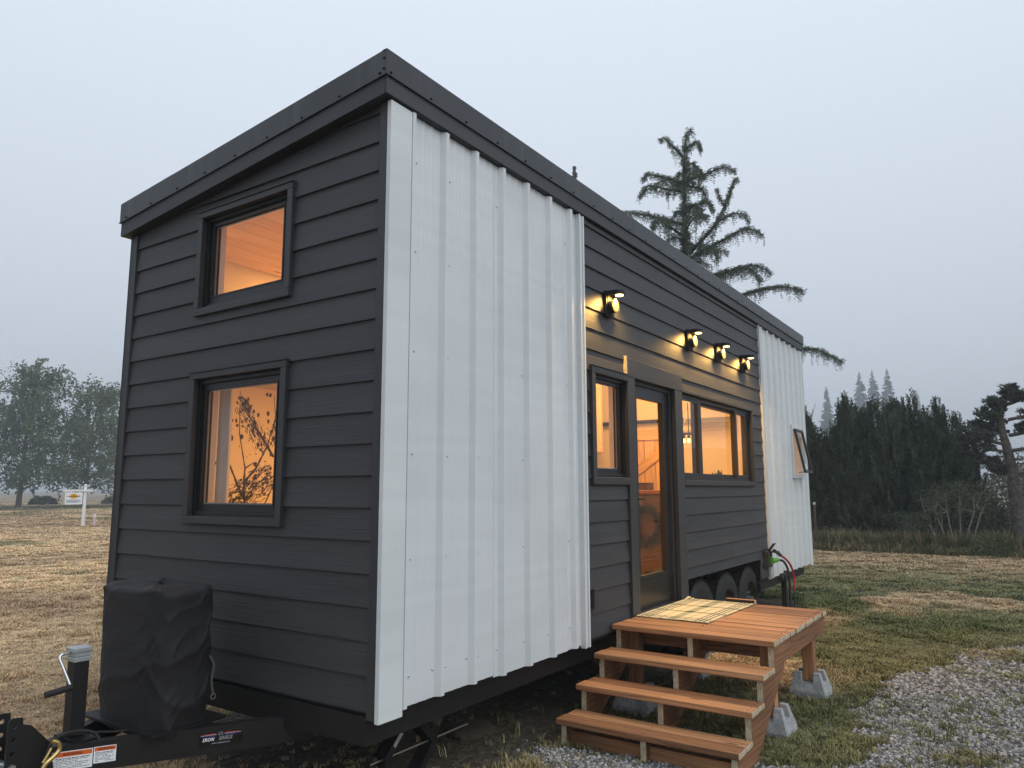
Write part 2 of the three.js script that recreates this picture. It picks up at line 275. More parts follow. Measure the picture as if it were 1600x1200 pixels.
// --- windows and door
function ring(o, i, d0, d1) { return extr([[o[0], o[2]], [o[1], o[2]], [o[1], o[3]], [o[0], o[3]]], d1 - d0, [i]).translate(0, 0, d0); }
function paneSheet(r, d) { const g = new THREE.PlaneGeometry(r[1] - r[0], r[3] - r[2]); g.translate((r[0] + r[1]) / 2, (r[2] + r[3]) / 2, d); return g; }
const jambWood = std([0.74, 0.62, 0.45], 0.5);
function window1(M, cas, hole, gl, label, boards = 'tblr') {
  const w = mesh('window', uvm(merge([ring(hole, [hole[0] + 0.028, hole[1] - 0.028, hole[2] + 0.028, hole[3] - 0.028], -0.085, -0.002), ring([hole[0] + 0.014, hole[1] - 0.014, hole[2] + 0.014, hole[3] - 0.014], [hole[0] + 0.022, hole[1] - 0.022, hole[2] + 0.022, hole[3] - 0.022], -0.003, 0.006)]).applyMatrix4(M)), vinylBlack, house);
  w.userData.label = label;
  const sash = [hole[0] + 0.0285, hole[1] - 0.0285, hole[2] + 0.0285, hole[3] - 0.0285];
  mesh('sash', uvm(merge([ring(sash, gl, -0.060, -0.018), ring([gl[0] - 0.006, gl[1] + 0.006, gl[2] - 0.006, gl[3] + 0.006], [gl[0] + 0.003, gl[1] - 0.003, gl[2] + 0.003, gl[3] - 0.003], -0.0182, -0.014)]).applyMatrix4(M)), vinylBlack, w);
  mesh('pane', paneSheet([gl[0] - 0.004, gl[1] + 0.004, gl[2] - 0.004, gl[3] + 0.004], -0.030).applyMatrix4(M), glass, w);
  mesh('glass_spacer', uvm(ring(gl, [gl[0] + 0.011, gl[1] - 0.011, gl[2] + 0.011, gl[3] - 0.011], -0.044, -0.036).applyMatrix4(M)), std([0.20, 0.205, 0.21], 0.5), w);
  const D = 0.042, ax = M === M_END ? 2 : 0;
  if (boards.includes('t')) mesh('casing', uvm(bx(cas[0], cas[1], hole[3], cas[3], 0.0005, D, 0, 0.003).applyMatrix4(M), ax), trimDark, w);
  if (boards.includes('b')) mesh('casing', uvm(bx(cas[0], cas[1], cas[2], hole[2], 0.0005, D, 0, 0.003).applyMatrix4(M), ax), trimDark, w);
  if (boards.includes('l')) mesh('casing', uvm(bx(cas[0], hole[0], hole[2] + 0.0005, hole[3] - 0.0005, 0.0005, D - 0.001, 0, 0.003).applyMatrix4(M), 1), trimDark, w);
  if (boards.includes('r')) mesh('casing', uvm(bx(hole[1], cas[1], hole[2] + 0.0005, hole[3] - 0.0005, 0.0005, D - 0.001, 0, 0.003).applyMatrix4(M), 1), trimDark, w);
  mesh('drip_cap', uvm(bx(cas[0] - 0.002, cas[1] + 0.002, cas[3] + 0.0005, cas[3] + 0.006, 0.0005, D + 0.008).applyMatrix4(M)), trimDark, w);
  // pale interior jamb lining
  mesh('jamb', uvm(ring([hole[0] + 0.001, hole[1] - 0.001, hole[2] + 0.001, hole[3] - 0.001], [hole[0] + 0.02, hole[1] - 0.02, hole[2] + 0.02, hole[3] - 0.02], -0.130, -0.0855).applyMatrix4(M)), jambWood, w);
  return w;
}
window1(M_END, casEnd[0], holesEnd[0], [-1.598, -0.888, 2.921, 3.400], 'upper loft window');
window1(M_END, casEnd[1], holesEnd[1], [-1.590, -0.885, 1.578, 2.306], 'lower end window');
window1(M_LONG, [2.212, 2.8415, 1.700, 2.612], holesFront[0], [2.350, 2.770, 1.822, 2.510], 'narrow window beside the door', 'tbl');

{ // wide sliding window
  const h = holesFront[2], w = mesh('window', uvm(merge([ring(h, [h[0] + 0.04, h[1] - 0.04, h[2] + 0.04, h[3] - 0.035], -0.09, -0.004), bx(h[0] + 0.041, h[1] - 0.041, h[2] + 0.041, h[2] + 0.05, -0.05, -0.03)])), vinylBlack, house);
  w.userData.label = 'wide sliding window with three lights';
  const y0 = h[2] + 0.041, y1 = h[3] - 0.036;
  const S = [[h[0] + 0.041, 4.70, -0.045], [4.6, 5.93, -0.085], [5.83, h[1] - 0.041, -0.045]];
  S.forEach(([a, b, d], i) => {
    const g = i === 1 ? [a + 0.05, b - 0.05, y0 + 0.035, y1 - 0.03] : [a + 0.05, b - 0.10, y0 + 0.035, y1 - 0.03];
    mesh('sash', uvm(ring([a, b, y0, y1], g, d, d + 0.036)), vinylBlack, w);
    mesh('pane', paneSheet([g[0] - 0.003, g[1] + 0.003, g[2] - 0.003, g[3] + 0.003], d + 0.018), glass, w);
  });
  mesh('casing', bx(4.0605, 6.392, 1.697, h[2], 0.0005, 0.042, 0, 0.003), trimDark, w);
  mesh('casing', bx(4.0605, 6.392, h[3], 2.630, 0.0005, 0.042, 0, 0.003), trimDark, w);
  mesh('casing', bx(h[1], 6.392, h[2] + 0.0005, h[3] - 0.0005, 0.0005, 0.041, 1, 0.003), trimDark, w);
  mesh('jamb', uvm(ring([h[0] + 0.001, h[1] - 0.001, h[2] + 0.001, h[3] - 0.001], [h[0] + 0.02, h[1] - 0.02, h[2] + 0.02, h[3] - 0.02], -0.13, -0.0905)), jambWood, w);
}
{ // glazed door
  const h = holesFront[1];
  const d = mesh('door', uvm(ring([3.022, 3.845, 0.652, 2.566], [3.140, 3.722, 0.932, 2.462], -0.075, -0.030)), vinylBlack, house);
  mesh('pane', paneSheet([3.136, 3.726, 0.928, 2.466], -0.052), glass, d);
  mesh('glazing_bead', uvm(ring([3.118, 3.744, 0.910, 2.484], [3.143, 3.719, 0.935, 2.459], -0.0298, -0.022)), vinylBlack, d);
  mesh('kick_panel', bx(3.05, 3.82, 0.675, 0.895, -0.0295, -0.026), std([0.014, 0.0142, 0.015], 0.3), d);
  mesh('handle', merge([bx(3.062, 3.102, 1.50, 1.66, -0.0297, -0.022), bx(3.072, 3.21, 1.572, 1.590, -0.004, 0.010, 0, 0.005), bx(3.072, 3.092, 1.570, 1.592, -0.022, -0.002)]), blackSteel, d);
  for (const y of [0.85, 1.55, 2.28]) mesh('hinge', merge([cyl(0.009, 0.009, 0.10, 8).translate(3.853, y, -0.024), bx(3.825, 3.853, y - 0.05, y + 0.05, -0.0296, -0.026)]), vinylBlack, d);
  const f = mesh('door_frame', uvm(merge([bx(h[0] + 0.0005, 3.0215, 0.6495, 2.5665, -0.118, -0.010), bx(3.846, h[1] - 0.0005, 0.6495, 2.5665, -0.118, -0.010), bx(h[0] + 0.0005, h[1] - 0.0005, 2.567, h[3] - 0.0005, -0.118, -0.010), bx(h[0] + 0.0005, h[1] - 0.0005, 0.6205, 0.649, -0.118, 0.035)])), trimDark, house);
  mesh('casing', bx(2.842, 2.985, 0.565, 2.602, 0.0005, 0.040, 1, 0.003), trimDark, f);
  mesh('casing', bx(3.880, 4.060, 0.565, 2.602, 0.0005, 0.040, 1, 0.003), trimDark, f);
  mesh('casing', bx(2.842, 4.060, 2.6025, 2.757, 0.0005, 0.042, 0, 0.003), trimDark, f);
  tag(mesh('wood_shim', bx(2.822, 2.8405, 2.6135, 2.775, 0.012, 0.040, 1), cutWood, f), 'bare wood shim at the end of the door header');
}
{ // far awning window, open
  const h = holesFront[3], w = mesh('window', uvm(merge([ring([8.272, 8.848, 1.812, 2.578], [8.335, 8.785, 1.875, 2.515], 0.001, 0.040), ring([h[0] + 0.001, h[1] - 0.001, h[2] + 0.001, h[3] - 0.001], [8.335, 8.785, 1.875, 2.515], -0.1, 0.0005)])), whiteMetal, house);
  w.userData.label = 'small far window with its sash propped open';
  const s = mesh('sash', uvm(ring([-0.225, 0.225, -0.64, 0], [-0.19, 0.19, -0.605, -0.035], 0, 0.03)), vinylBlack, w);
  s.position.set(8.56, 2.515, 0.042); s.rotation.x = -0.18;
  mesh('pane', paneSheet([-0.192, 0.192, -0.607, -0.033], 0.015), glass, s);
  mesh('stay', tube([[8.70, 1.90, 0.0], [8.70, 1.905, 0.08], [8.70, 1.915, 0.135]], 0.006, 8, 6), vinylBlack, w);
}
mesh('outlet_box', merge([bx(2.150, 2.215, 0.80, 0.935, 0.010, 0.06, 0, 0.006), bx(2.145, 2.220, 0.93, 0.942, 0.010, 0.068, 0, 0.004)]), std([0.03, 0.03, 0.032], 0.45), house);

// --- partitions and fittings fixed to the shell
mesh('partition', bx(2.300, 2.360, 0.6205, 2.559, -HW + TH + 0.003, -1.15), wallIn, house);
mesh('partition', uvm(polyPrism([[-HW + TH + 0.003, 0.6205], [-TH - 0.003, 0.6205], [-TH - 0.003, soffit(-TH) - 0.051], [-HW + TH + 0.003, soffit(-HW + TH) - 0.051]], -6.98, -6.90).applyMatrix4(M_END)), wallIn, house);
mesh('wall_moulding', merge([bx(6.878, 6.8995, 2.435, 2.475, -1.1, -0.125), bx(6.884, 6.8995, 2.70, 2.72, -1.1, -0.125)]), std([0.62, 0.58, 0.52], 0.6), house);

// --- trailer
mesh('trailer_frame', merge([bx(0.02, HL - 0.05, 0.40, 0.555, -0.20, -0.10), bx(0.02, HL - 0.05, 0.40, 0.555, -HW + 0.10, -HW + 0.20),
  ...Array.from({ length: 9 }, (_, i) => bx(0.05 + i * 1.1, 0.13 + i * 1.1, 0.42, 0.55, -HW + 0.20, -0.20)), bx(-0.02, 0.06, 0.42, 0.556, -HW + 0.06, -0.06)]), blackSteel, house);
mesh('underside', slab(0.5555, 0.5595, 0.002), blackFlat, house);
const railPts = (sgn) => { const zc = -1.26, a = [0.12, zc + sgn * 0.665], b = [-1.02, zc + sgn * 0.012]; return { a, b, l: Math.hypot(b[0] - a[0], b[1] - a[1]) }; };
function flip(g) { for (const k of Object.keys(g.attributes)) { const at = g.attributes[k], n = at.itemSize; for (let i = 0; i < at.count; i += 3) for (let c = 0; c < n; c++) { const t = at.array[(i + 1) * n + c]; at.array[(i + 1) * n + c] = at.array[(i + 2) * n + c]; at.array[(i + 2) * n + c] = t; } } }
function fixAng(sgn) { const { a, b } = railPts(sgn); return Math.atan2(-(a[1] - b[1]), a[0] - b[0]); }
function tongueRail(sgn) { const { a, b, l } = railPts(sgn); const parts = [bx(-l / 2, l / 2, 0.331, 0.4595, -0.006, 0.002), bx(-l / 2, l / 2, 0.4525, 0.4615, -0.048, 0.0032), bx(-l / 2, l / 2, 0.3285, 0.3375, -0.048, 0.0032)];
  const g = merge(parts); if (sgn < 0) { g.scale(1, 1, -1); flip(g); } g.rotateY(fixAng(sgn)); g.translate((a[0] + b[0]) / 2, 0, (a[1] + b[1]) / 2); return g; }
const nearRail = mesh('tongue_rail', tongueRail(1), blackSteel, house);
const farRail = mesh('tongue_rail', tongueRail(-1), blackSteel, house);
mesh('tongue_crossbar', merge([bx(-0.34, -0.28, 0.335, 0.455, -1.62, -0.90), bx(-0.86, -0.74, 0.4625, 0.4700, -1.37, -1.15), bx(-0.62, -0.20, 0.4625, 0.475, -1.60, -0.92)]), blackSteel, house);
function sticker(name, t, s0, s1, y0, y1, sgn, parent, label) { // lies on the outer face of a tongue rail; s: metres from the coupler end
  const { a, b, l } = railPts(sgn), ang = fixAng(sgn), dir = [(a[0] - b[0]) / l, (a[1] - b[1]) / l];
  const g = new THREE.BoxGeometry(s1 - s0, y1 - y0, 0.0008), out = V(0, 0, 0.0036).applyAxisAngle(V(0, 1, 0), ang); const e = std([0.3, 0.3, 0.3], 0.5), f = std([1, 1, 1], 0.35, { map: t });
  const m = mesh(name, g, [e, e, e, e, f, e], parent); m.rotation.y = ang; const c = (s0 + s1) / 2; m.position.set(b[0] + dir[0] * c + out.x, (y0 + y1) / 2, b[1] + dir[1] * c + out.z); m.userData.label = label; return m;
}
const warn = (w, h, big) => canvasTex(w, h, (c) => {
  c.fillStyle = '#eef1f6'; c.fillRect(0, 0, w, h); c.fillStyle = '#e0682c'; c.fillRect(8, 8, w - 16, h * 0.24);
  c.fillStyle = '#141414'; c.font = `bold ${Math.round(h * 0.2)}px sans-serif`; c.textAlign = 'center'; c.fillText('▲ WARNING', w / 2, h * 0.24);
  const r = rng(big); c.fillStyle = '#3a3f48'; for (let i = 0; i < 7; i++) { let x = 18; const y = h * 0.36 + i * h * 0.085; while (x < w - 30) { const ww = 8 + r() * 34; if (r() > 0.06 && x + ww < w - 14 - (i % 3) * 40 * r()) c.fillRect(x, y, ww, h * (i === 0 ? 0.045 : 0.028)); x += ww + 6; } }
});
sticker('warning_sticker', warn(384, 180, 3), 0.082, 0.262, 0.350, 0.436, 1, nearRail, 'larger white and orange WARNING sticker');
sticker('warning_sticker', warn(240, 180, 4), 0.266, 0.362, 0.362, 0.438, 1, nearRail, 'smaller white and orange WARNING sticker');
sticker('maker_sticker', canvasTex(512, 160, (c) => {
  c.fillStyle = '#060708'; c.fillRect(0, 0, 512, 160);
  const wedge = (x0, x1, y, h, col) => { c.fillStyle = col; c.beginPath(); c.moveTo(x0, y + h / 2); c.lineTo((x0 + x1) / 2, y); c.lineTo(x1, y); c.lineTo(x1, y + h); c.lineTo((x0 + x1) / 2, y + h); c.fill(); };
  wedge(10, 205, 22, 14, '#a83428'); wedge(505, 300, 22, 14, '#a83428'); c.fillStyle = '#e8e8ee'; c.fillRect(20, 37, 185, 4); c.fillRect(300, 37, 195, 4);
  wedge(10, 205, 43, 18, '#27366e'); wedge(505, 300, 43, 18, '#27366e');
  c.strokeStyle = '#c8ccd4'; c.lineWidth = 3; c.strokeRect(226, 18, 52, 30); c.beginPath(); c.moveTo(236, 48); c.lineTo(262, 22); c.lineTo(276, 48); c.stroke();
  c.fillStyle = '#f4f6fa'; c.font = 'bold italic 54px sans-serif'; c.textAlign = 'left'; c.fillText('IRON', 40, 108);
  c.lineWidth = 2.4; c.strokeStyle = '#d4d8e0'; c.font = 'bold italic 52px sans-serif'; c.strokeText('EAGLE', 232, 104);
  c.fillStyle = '#b9bec8'; c.font = 'bold 22px sans-serif'; c.textAlign = 'center'; c.fillText('www.Trailerside.net', 260, 144);
}), 0.735, 0.945, 0.368, 0.436, 1, nearRail, 'black sticker reading IRON EAGLE with red and blue stripes');
sticker('info_sticker', canvasTex(200, 100, (c) => { c.fillStyle = '#8e979f'; c.fillRect(0, 0, 200, 100); c.fillStyle = '#5c656d'; for (let i = 0; i < 8; i++) c.fillRect(12, 10 + i * 11, 90 + (i % 3) * 20, 4); c.fillStyle = '#a39a4c'; c.fillRect(118, 40, 34, 30); }), 0.62, 0.80, 0.37, 0.44, -1, farRail, 'faded grey label on the far rail').position.z += 0.0;
{ // adjustable coupler bracket, coupler, chain hook
  const side = (z0, z1) => { const s = new THREE.Shape(); s.moveTo(-1.145, 0.26); s.lineTo(-1.145, 0.615); s.quadraticCurveTo(-1.143, 0.636, -1.12, 0.636); s.lineTo(-1.085, 0.632); s.lineTo(-1.082, 0.60); s.lineTo(-1.045, 0.588); s.lineTo(-0.955, 0.487); s.lineTo(-0.93, 0.34); s.lineTo(-1.06, 0.26); s.closePath();
    for (const y of [0.60, 0.54, 0.48, 0.34]) { const p = new THREE.Path(); p.absarc(-1.118, y, 0.011, 0, Math.PI * 2); s.holes.push(p); }
    return new THREE.ExtrudeGeometry(s, { depth: z1 - z0, bevelEnabled: false, curveSegments: 8 }).translate(0, 0, z0); };
  const br = mesh('coupler_bracket', merge([side(-1.202, -1.193), side(-1.328, -1.319), bx(-1.06, -0.97, 0.29, 0.46, -1.318, -1.203)]), blackSteel, house);
  mesh('bolt', cyl(0.017, 0.017, 0.16, 6).rotateX(Math.PI / 2).translate(-1.118, 0.42, -1.26), zinc, br);
  mesh('bolt', cyl(0.017, 0.017, 0.16, 6).rotateX(Math.PI / 2).translate(-1.118, 0.30, -1.26), zinc, br);
  mesh('coupler', merge([bx(-1.40, -1.13, 0.36, 0.42, -1.30, -1.22, 0, 0.02), new THREE.SphereGeometry(0.055, 16, 10).translate(-1.38, 0.37, -1.26), bx(-1.36, -1.14, 0.44, 0.462, -1.275, -1.245, 0, 0.008), bx(-1.24, -1.15, 0.36, 0.455, -1.29, -1.23, 0, 0.01)]), zinc, house);
  const hk = []; const hook = tube([[-0.985, 0.515, -1.125], [-0.955, 0.500, -1.12], [-0.950, 0.470, -1.118], [-0.975, 0.445, -1.116], [-1.005, 0.425, -1.115], [-1.02, 0.40, -1.115]], 0.011, 20, 8); hk.push(hook);
  hk.push(tube([[-1.02, 0.43, -1.116], [-1.0, 0.46, -1.117], [-0.985, 0.485, -1.12]], 0.006, 8, 6));
  for (let i = 0; i < 6; i++) { const g = new THREE.TorusGeometry(0.016, 0.0055, 6, 12); g.scale(0.8, 1.25, 1); if (i % 2) g.rotateY(Math.PI / 2); g.translate(-1.025 + i * 0.002, 0.385 - i * 0.027, -1.113 - i * 0.002); hk.push(g); }
  mesh('safety_chain', merge(hk), brassMat, house);
  mesh('cable', tube([[-0.99, 0.45, -1.15], [-0.95, 0.50, -1.18], [-0.86, 0.52, -1.16], [-0.79, 0.50, -1.12], [-0.77, 0.462, -1.10]], 0.009, 24, 8), rubber, house);
  mesh('cable', tube([[-1.0, 0.43, -1.25], [-0.9, 0.49, -1.22], [-0.78, 0.485, -1.2], [-0.66, 0.47, -1.15], [-0.55, 0.468, -1.1]], 0.006, 24, 6), rubber, house);
}
{ // tongue jack
  const j = mesh('tongue_jack', merge([bx(-0.855, -0.785, 0.40, 0.86, -1.30, -1.225, 1, 0.004), bx(-0.87, -0.77, 0.462, 0.474, -1.32, -1.205), bx(-0.845, -0.795, 0.12, 0.42, -1.288, -1.237, 1, 0.003)]), blackSteel, house);
  mesh('jack_cap', merge([bx(-0.862, -0.778, 0.828, 0.850, -1.308, -1.216, 0, 0.003), bx(-0.858, -0.782, 0.851, 0.873, -1.304, -1.220, 0, 0.003), bx(-0.864, -0.776, 0.874, 0.894, -1.310, -1.214, 0, 0.003)]), std([0.42, 0.45, 0.45], 0.4, { metalness: 0.4 }), j);
  mesh('crank', tube([[-0.862, 0.868, -1.27], [-0.900, 0.868, -1.268], [-0.912, 0.855, -1.262], [-0.905, 0.82, -1.245], [-0.885, 0.74, -1.205], [-0.882, 0.726, -1.198]], 0.0075, 30, 8), zinc, j);
  mesh('crank_grip', cyl(0.0155, 0.0145, 0.115, 14).rotateZ(Math.PI / 2 + 0.12).rotateY(-0.12).translate(-0.938, 0.716, -1.192), rubber, j);
}
// wheels
function makeWheel(x, zOut) {
  const R = 0.375, wdt = 0.235, prof = [[0.205, 0], [0.215, 0.004], [0.29, -0.004], [0.345, 0.012], [0.368, 0.034], [R, 0.05], [R, wdt - 0.05], [0.368, wdt - 0.034], [0.345, wdt - 0.012], [0.29, wdt + 0.004], [0.215, wdt - 0.004], [0.205, wdt]];
  const g = new THREE.LatheGeometry(prof.map(([r, d]) => new THREE.Vector2(r, d)), 48).rotateX(-Math.PI / 2); // axis z, from 0 to -w
  g.translate(0, 0, 0);
  const w = mesh('wheel', g, rubber, house); w.position.set(x, R, zOut);
  const tr = []; for (const [d, a] of [[0.045, 0.3], [0.09, -0.3], [0.145, 0.3], [0.19, -0.3]]) for (let k = 0; k < 44; k++) { const b = new THREE.BoxGeometry(0.036, 0.012, 0.036); b.translate(0, R + 0.003, -d); b.rotateZ((k + (d > 0.1 ? 0.5 : 0)) / 44 * Math.PI * 2); tr.push(b); }
  mesh('tread', merge(tr), rubber, w);
  const rim = new THREE.LatheGeometry([[0.001, 0.045], [0.055, 0.04], [0.06, 0.055], [0.12, 0.05], [0.15, 0.075], [0.185, 0.07], [0.195, 0.02], [0.212, 0.006]].map(([r, d]) => new THREE.Vector2(r, d)), 32).rotateX(-Math.PI / 2);
  const nuts = Array.from({ length: 6 }, (_, k) => cyl(0.012, 0.012, 0.03, 6).rotateX(Math.PI / 2).translate(0.085 * Math.cos(k * 1.047), 0.085 * Math.sin(k * 1.047), -0.04));
  const rm = mesh('rim', rim, blackSteel, w); mesh('hub', merge([cyl(0.035, 0.035, 0.07, 14).rotateX(Math.PI / 2).translate(0, 0, -0.02), ...nuts]), zinc, w);
}
for (const x of [4.66, 5.46, 6.26]) { makeWheel(x, -0.045); }
for (const x of [4.66, 5.46, 6.26]) { makeWheel(x, -HW + 0.28); }
for (const [za, zb, zi] of [[-0.412, -0.121, -0.412], [-HW + 0.121, -2.102, -2.112]]) mesh('wheel_well', merge([bx(4.082, 6.518, 0.86, 0.87, za, zb), bx(4.0805, 4.1, 0.50, 0.859, za, zb + 0.1), bx(6.50, 6.5195, 0.50, 0.859, za, zb + 0.1), bx(4.101, 6.499, 0.50, 0.859, zi, zi + 0.01)]), blackFlat, house);
mesh('mud_flap', merge([bx(6.53, 6.56, 0.30, 0.55, -0.26, -0.06), bx(6.50, 6.60, 0.42, 0.52, -0.10, 0.0)]), blackFlat, house);
{ // shore power inlet
  const b = mesh('power_inlet', merge([bx(6.62, 6.80, 0.71, 0.90, 0.018, 0.075, 0, 0.006), bx(6.70, 6.83, 0.885, 0.90, 0.04, 0.16, 0, 0.004).rotateX(0.0)]), std([0.035, 0.036, 0.038], 0.5), house);
  mesh('inlet_lid', bx(-0.06, 0.06, 0, 0.012, 0, 0.12, 0, 0.004).rotateX(-0.9).translate(6.72, 0.90, 0.06), std([0.02, 0.02, 0.022], 0.5), b);
}
// ---------------------------------------------------------------- inside, seen through the glass
const WARM = lin(1, 0.475, 0.118);
function ceilingLight(x, y, z, w, d, power, label) {
  const t = thing('ceiling_light', label, 'ceiling light', [x, y, z], 0, 'warm ceiling lights inside the house');
  mesh('housing', bx(-w / 2 - 0.02, w / 2 + 0.02, -0.03, 0, -d / 2 - 0.02, d / 2 + 0.02, 0, 0.005), std([0.7, 0.7, 0.7], 0.5), t);
  mesh('diffuser', bx(-w / 2, w / 2, -0.036, -0.031, -d / 2, d / 2), new THREE.MeshStandardMaterial({ color: 0x222222, emissive: WARM, emissiveIntensity: 2.2 }), t);
  const l = new THREE.RectAreaLight(WARM, power, w, d); l.position.set(0, -0.042, 0); l.rotation.x = -Math.PI / 2; t.add(l); return t;
}
ceilingLight(1.30, 3.518, -1.9, 0.5, 0.25, 34, 'warm flat light on the loft ceiling behind the upper window');
ceilingLight(1.25, 2.555, -1.10, 0.6, 0.3, 36, 'warm flat light under the loft behind the lower end window');
ceilingLight(3.9, 3.56, -1.5, 0.9, 0.3, 54, 'warm flat ceiling light inside the glazed door');
ceilingLight(5.6, 3.56, -1.5, 0.9, 0.3, 54, 'warm flat ceiling light inside the wide sliding window');
ceilingLight(8.0, 3.56, -1.5, 0.5, 0.3, 50, 'warm flat ceiling light inside the open far window');

{ // ink branch mural on the back wall of the front room
  const t = canvasTex(768, 960, (c, w, h) => {
    const g = rng(91); c.fillStyle = '#efe4d6'; c.fillRect(0, 0, w, h);
    const ink = '#1c1714'; c.fillStyle = c.strokeStyle = ink; c.lineCap = 'round';
    const stroke = (pts, a, b) => { for (let i = 0; i < 60; i++) { const q = i / 59 * (pts.length - 1), k = Math.min(pts.length - 2, Math.floor(q)), f = q - k; const q2 = (i + 1) / 59 * (pts.length - 1), k2 = Math.min(pts.length - 2, Math.floor(q2)), f2 = q2 - k2; c.lineWidth = 1.35 * lerp(a, b, i / 59) * (0.8 + 0.5 * g()); c.beginPath(); c.moveTo(lerp(pts[k][0], pts[k + 1][0], f), lerp(pts[k][1], pts[k + 1][1], f)); c.lineTo(lerp(pts[k2][0], pts[k2 + 1][0], f2), lerp(pts[k2][1], pts[k2 + 1][1], f2)); c.stroke(); } };
    const blob = (x, y, r) => { c.beginPath(); for (let a = 0; a < 6.3; a += 0.4) { const q = r * (0.7 + 0.6 * g()); c.lineTo(x + q * Math.cos(a), y + q * 1.2 * Math.sin(a)); } c.fill(); };
    const spray = (x, y, ang, len, wid, n) => { for (let i = 0; i < n; i++) { const t = (g() - 0.5) * len, s = (g() + g() - 1) * wid, L = 6 + 34 * g(); const px = x + t * Math.cos(ang) - s * Math.sin(ang), py = y + t * Math.sin(ang) + s * Math.cos(ang), aa = ang + (g() - 0.5) * 0.5; c.lineWidth = 1.5 + 5 * g(); c.beginPath(); c.moveTo(px, py); c.lineTo(px + L * Math.cos(aa), py + L * Math.sin(aa)); c.stroke(); if (g() < 0.2) blob(px, py, 3 + 7 * g()); } };
    stroke([[330, 900], [300, 720], [295, 640], [300, 560], [235, 330], [225, 60]], 15, 3);
    stroke([[290, 660], [400, 560], [500, 400], [560, 230], [585, 90]], 13, 3);
    stroke([[310, 780], [250, 690], [190, 590], [150, 520]], 12, 9);
    stroke([[560, 470], [460, 360], [380, 270], [300, 190]], 13, 4); stroke([[585, 240], [560, 140], [545, 40]], 6, 3);
    stroke([[300, 560], [380, 520]], 7, 3); stroke([[270, 900], [320, 760]], 7, 5); stroke([[500, 800], [640, 560], [690, 300]], 8, 3);
    spray(310, 730, -0.5, 520, 130, 560); spray(360, 270, 0.85, 400, 95, 260); spray(260, 120, 0.7, 130, 50, 60); spray(600, 330, 1.2, 260, 60, 120); spray(300, 860, 0, 300, 40, 60);
    for (let i = 0; i < 110; i++) blob(g() * w, g() * h, g() < 0.3 ? 9 + 6 * g() : 2 + 4 * g());
    for (const [x, y, r] of [[160, 350, 15], [255, 350, 15], [200, 240, 10], [165, 242, 10], [400, 190, 12], [500, 230, 12], [530, 300, 13], [555, 350, 14], [395, 530, 13], [430, 570, 9], [170, 870, 12]]) blob(x, y, r);
  });
  const m = mesh('ink_mural', new THREE.BoxGeometry(0.78, 1.12, 0.012), [wallIn, wallIn, wallIn, wallIn, std([1, 1, 1], 0.75, { map: t }), wallIn]); m.position.set(1.00, 1.93, -2.392);
  tag(m, 'black ink branch mural on the pale wall behind the lower end window', 'mural');
}
{ const pts = []; for (let i = 0; i <= 40; i++) pts.push(new THREE.Vector2(-1.70 + i * 0.0035, 0.012 * Math.sin(i * 1.05) + 0.003 * Math.sin(i * 2.3)));
  const s = new THREE.Shape([...pts, ...pts.slice().reverse().map((p) => new THREE.Vector2(p.x, p.y + 0.003))]);
  const m = mesh('curtain', new THREE.ExtrudeGeometry(s, { depth: 1.02, bevelEnabled: false }).rotateX(-Math.PI / 2).applyMatrix4(new THREE.Matrix4().makeRotationY(-Math.PI / 2)).scale(1, 1, 1).translate(0.19, 1.44, 0), new THREE.MeshPhysicalMaterial({ color: lin(0.75, 0.73, 0.70), roughness: 0.95, transmission: 0.4, thickness: 0 }));
  tag(m, 'pale sheer curtain gathered at the left side of the lower end window', 'curtain'); }
{ // barn door on its rail
  const t = thing('barn_door', 'pine plank barn door with diagonal brace hung on a black rail', 'barn door', [6.865, 0.64, -1.62]);
  for (let k = 0; k < 6; k++) mesh('plank', bx(-0.012, 0.012, 0, 1.86, -0.48 + k * 0.16, -0.325 + k * 0.16, 1, 0.003), pine, t);
  for (const [a, b] of [[0.02, 0.16], [0.86, 1.0], [1.70, 1.84]]) mesh('ledge', bx(-0.034, -0.013, a, b, -0.478, 0.474, 2, 0.003), pine, t);
  const br = bx(-0.033, -0.013, -0.06, 0.06, -0.50, 0.50, 2, 0.003).rotateX(-0.60).translate(0, 1.35, 0); mesh('brace', br, pine, t);
  mesh('rail', bx(-0.03, 0.0, 1.93, 1.98, -0.75, 0.95, 2), blackSteel, t);
  for (const z of [-0.35, 0.35]) mesh('hanger', merge([bx(-0.045, -0.035, 1.62, 1.99, z - 0.02, z + 0.02, 1), cyl(0.045, 0.045, 0.02, 20).rotateZ(Math.PI / 2).translate(-0.02, 2.02, z)]), blackSteel, t);
}
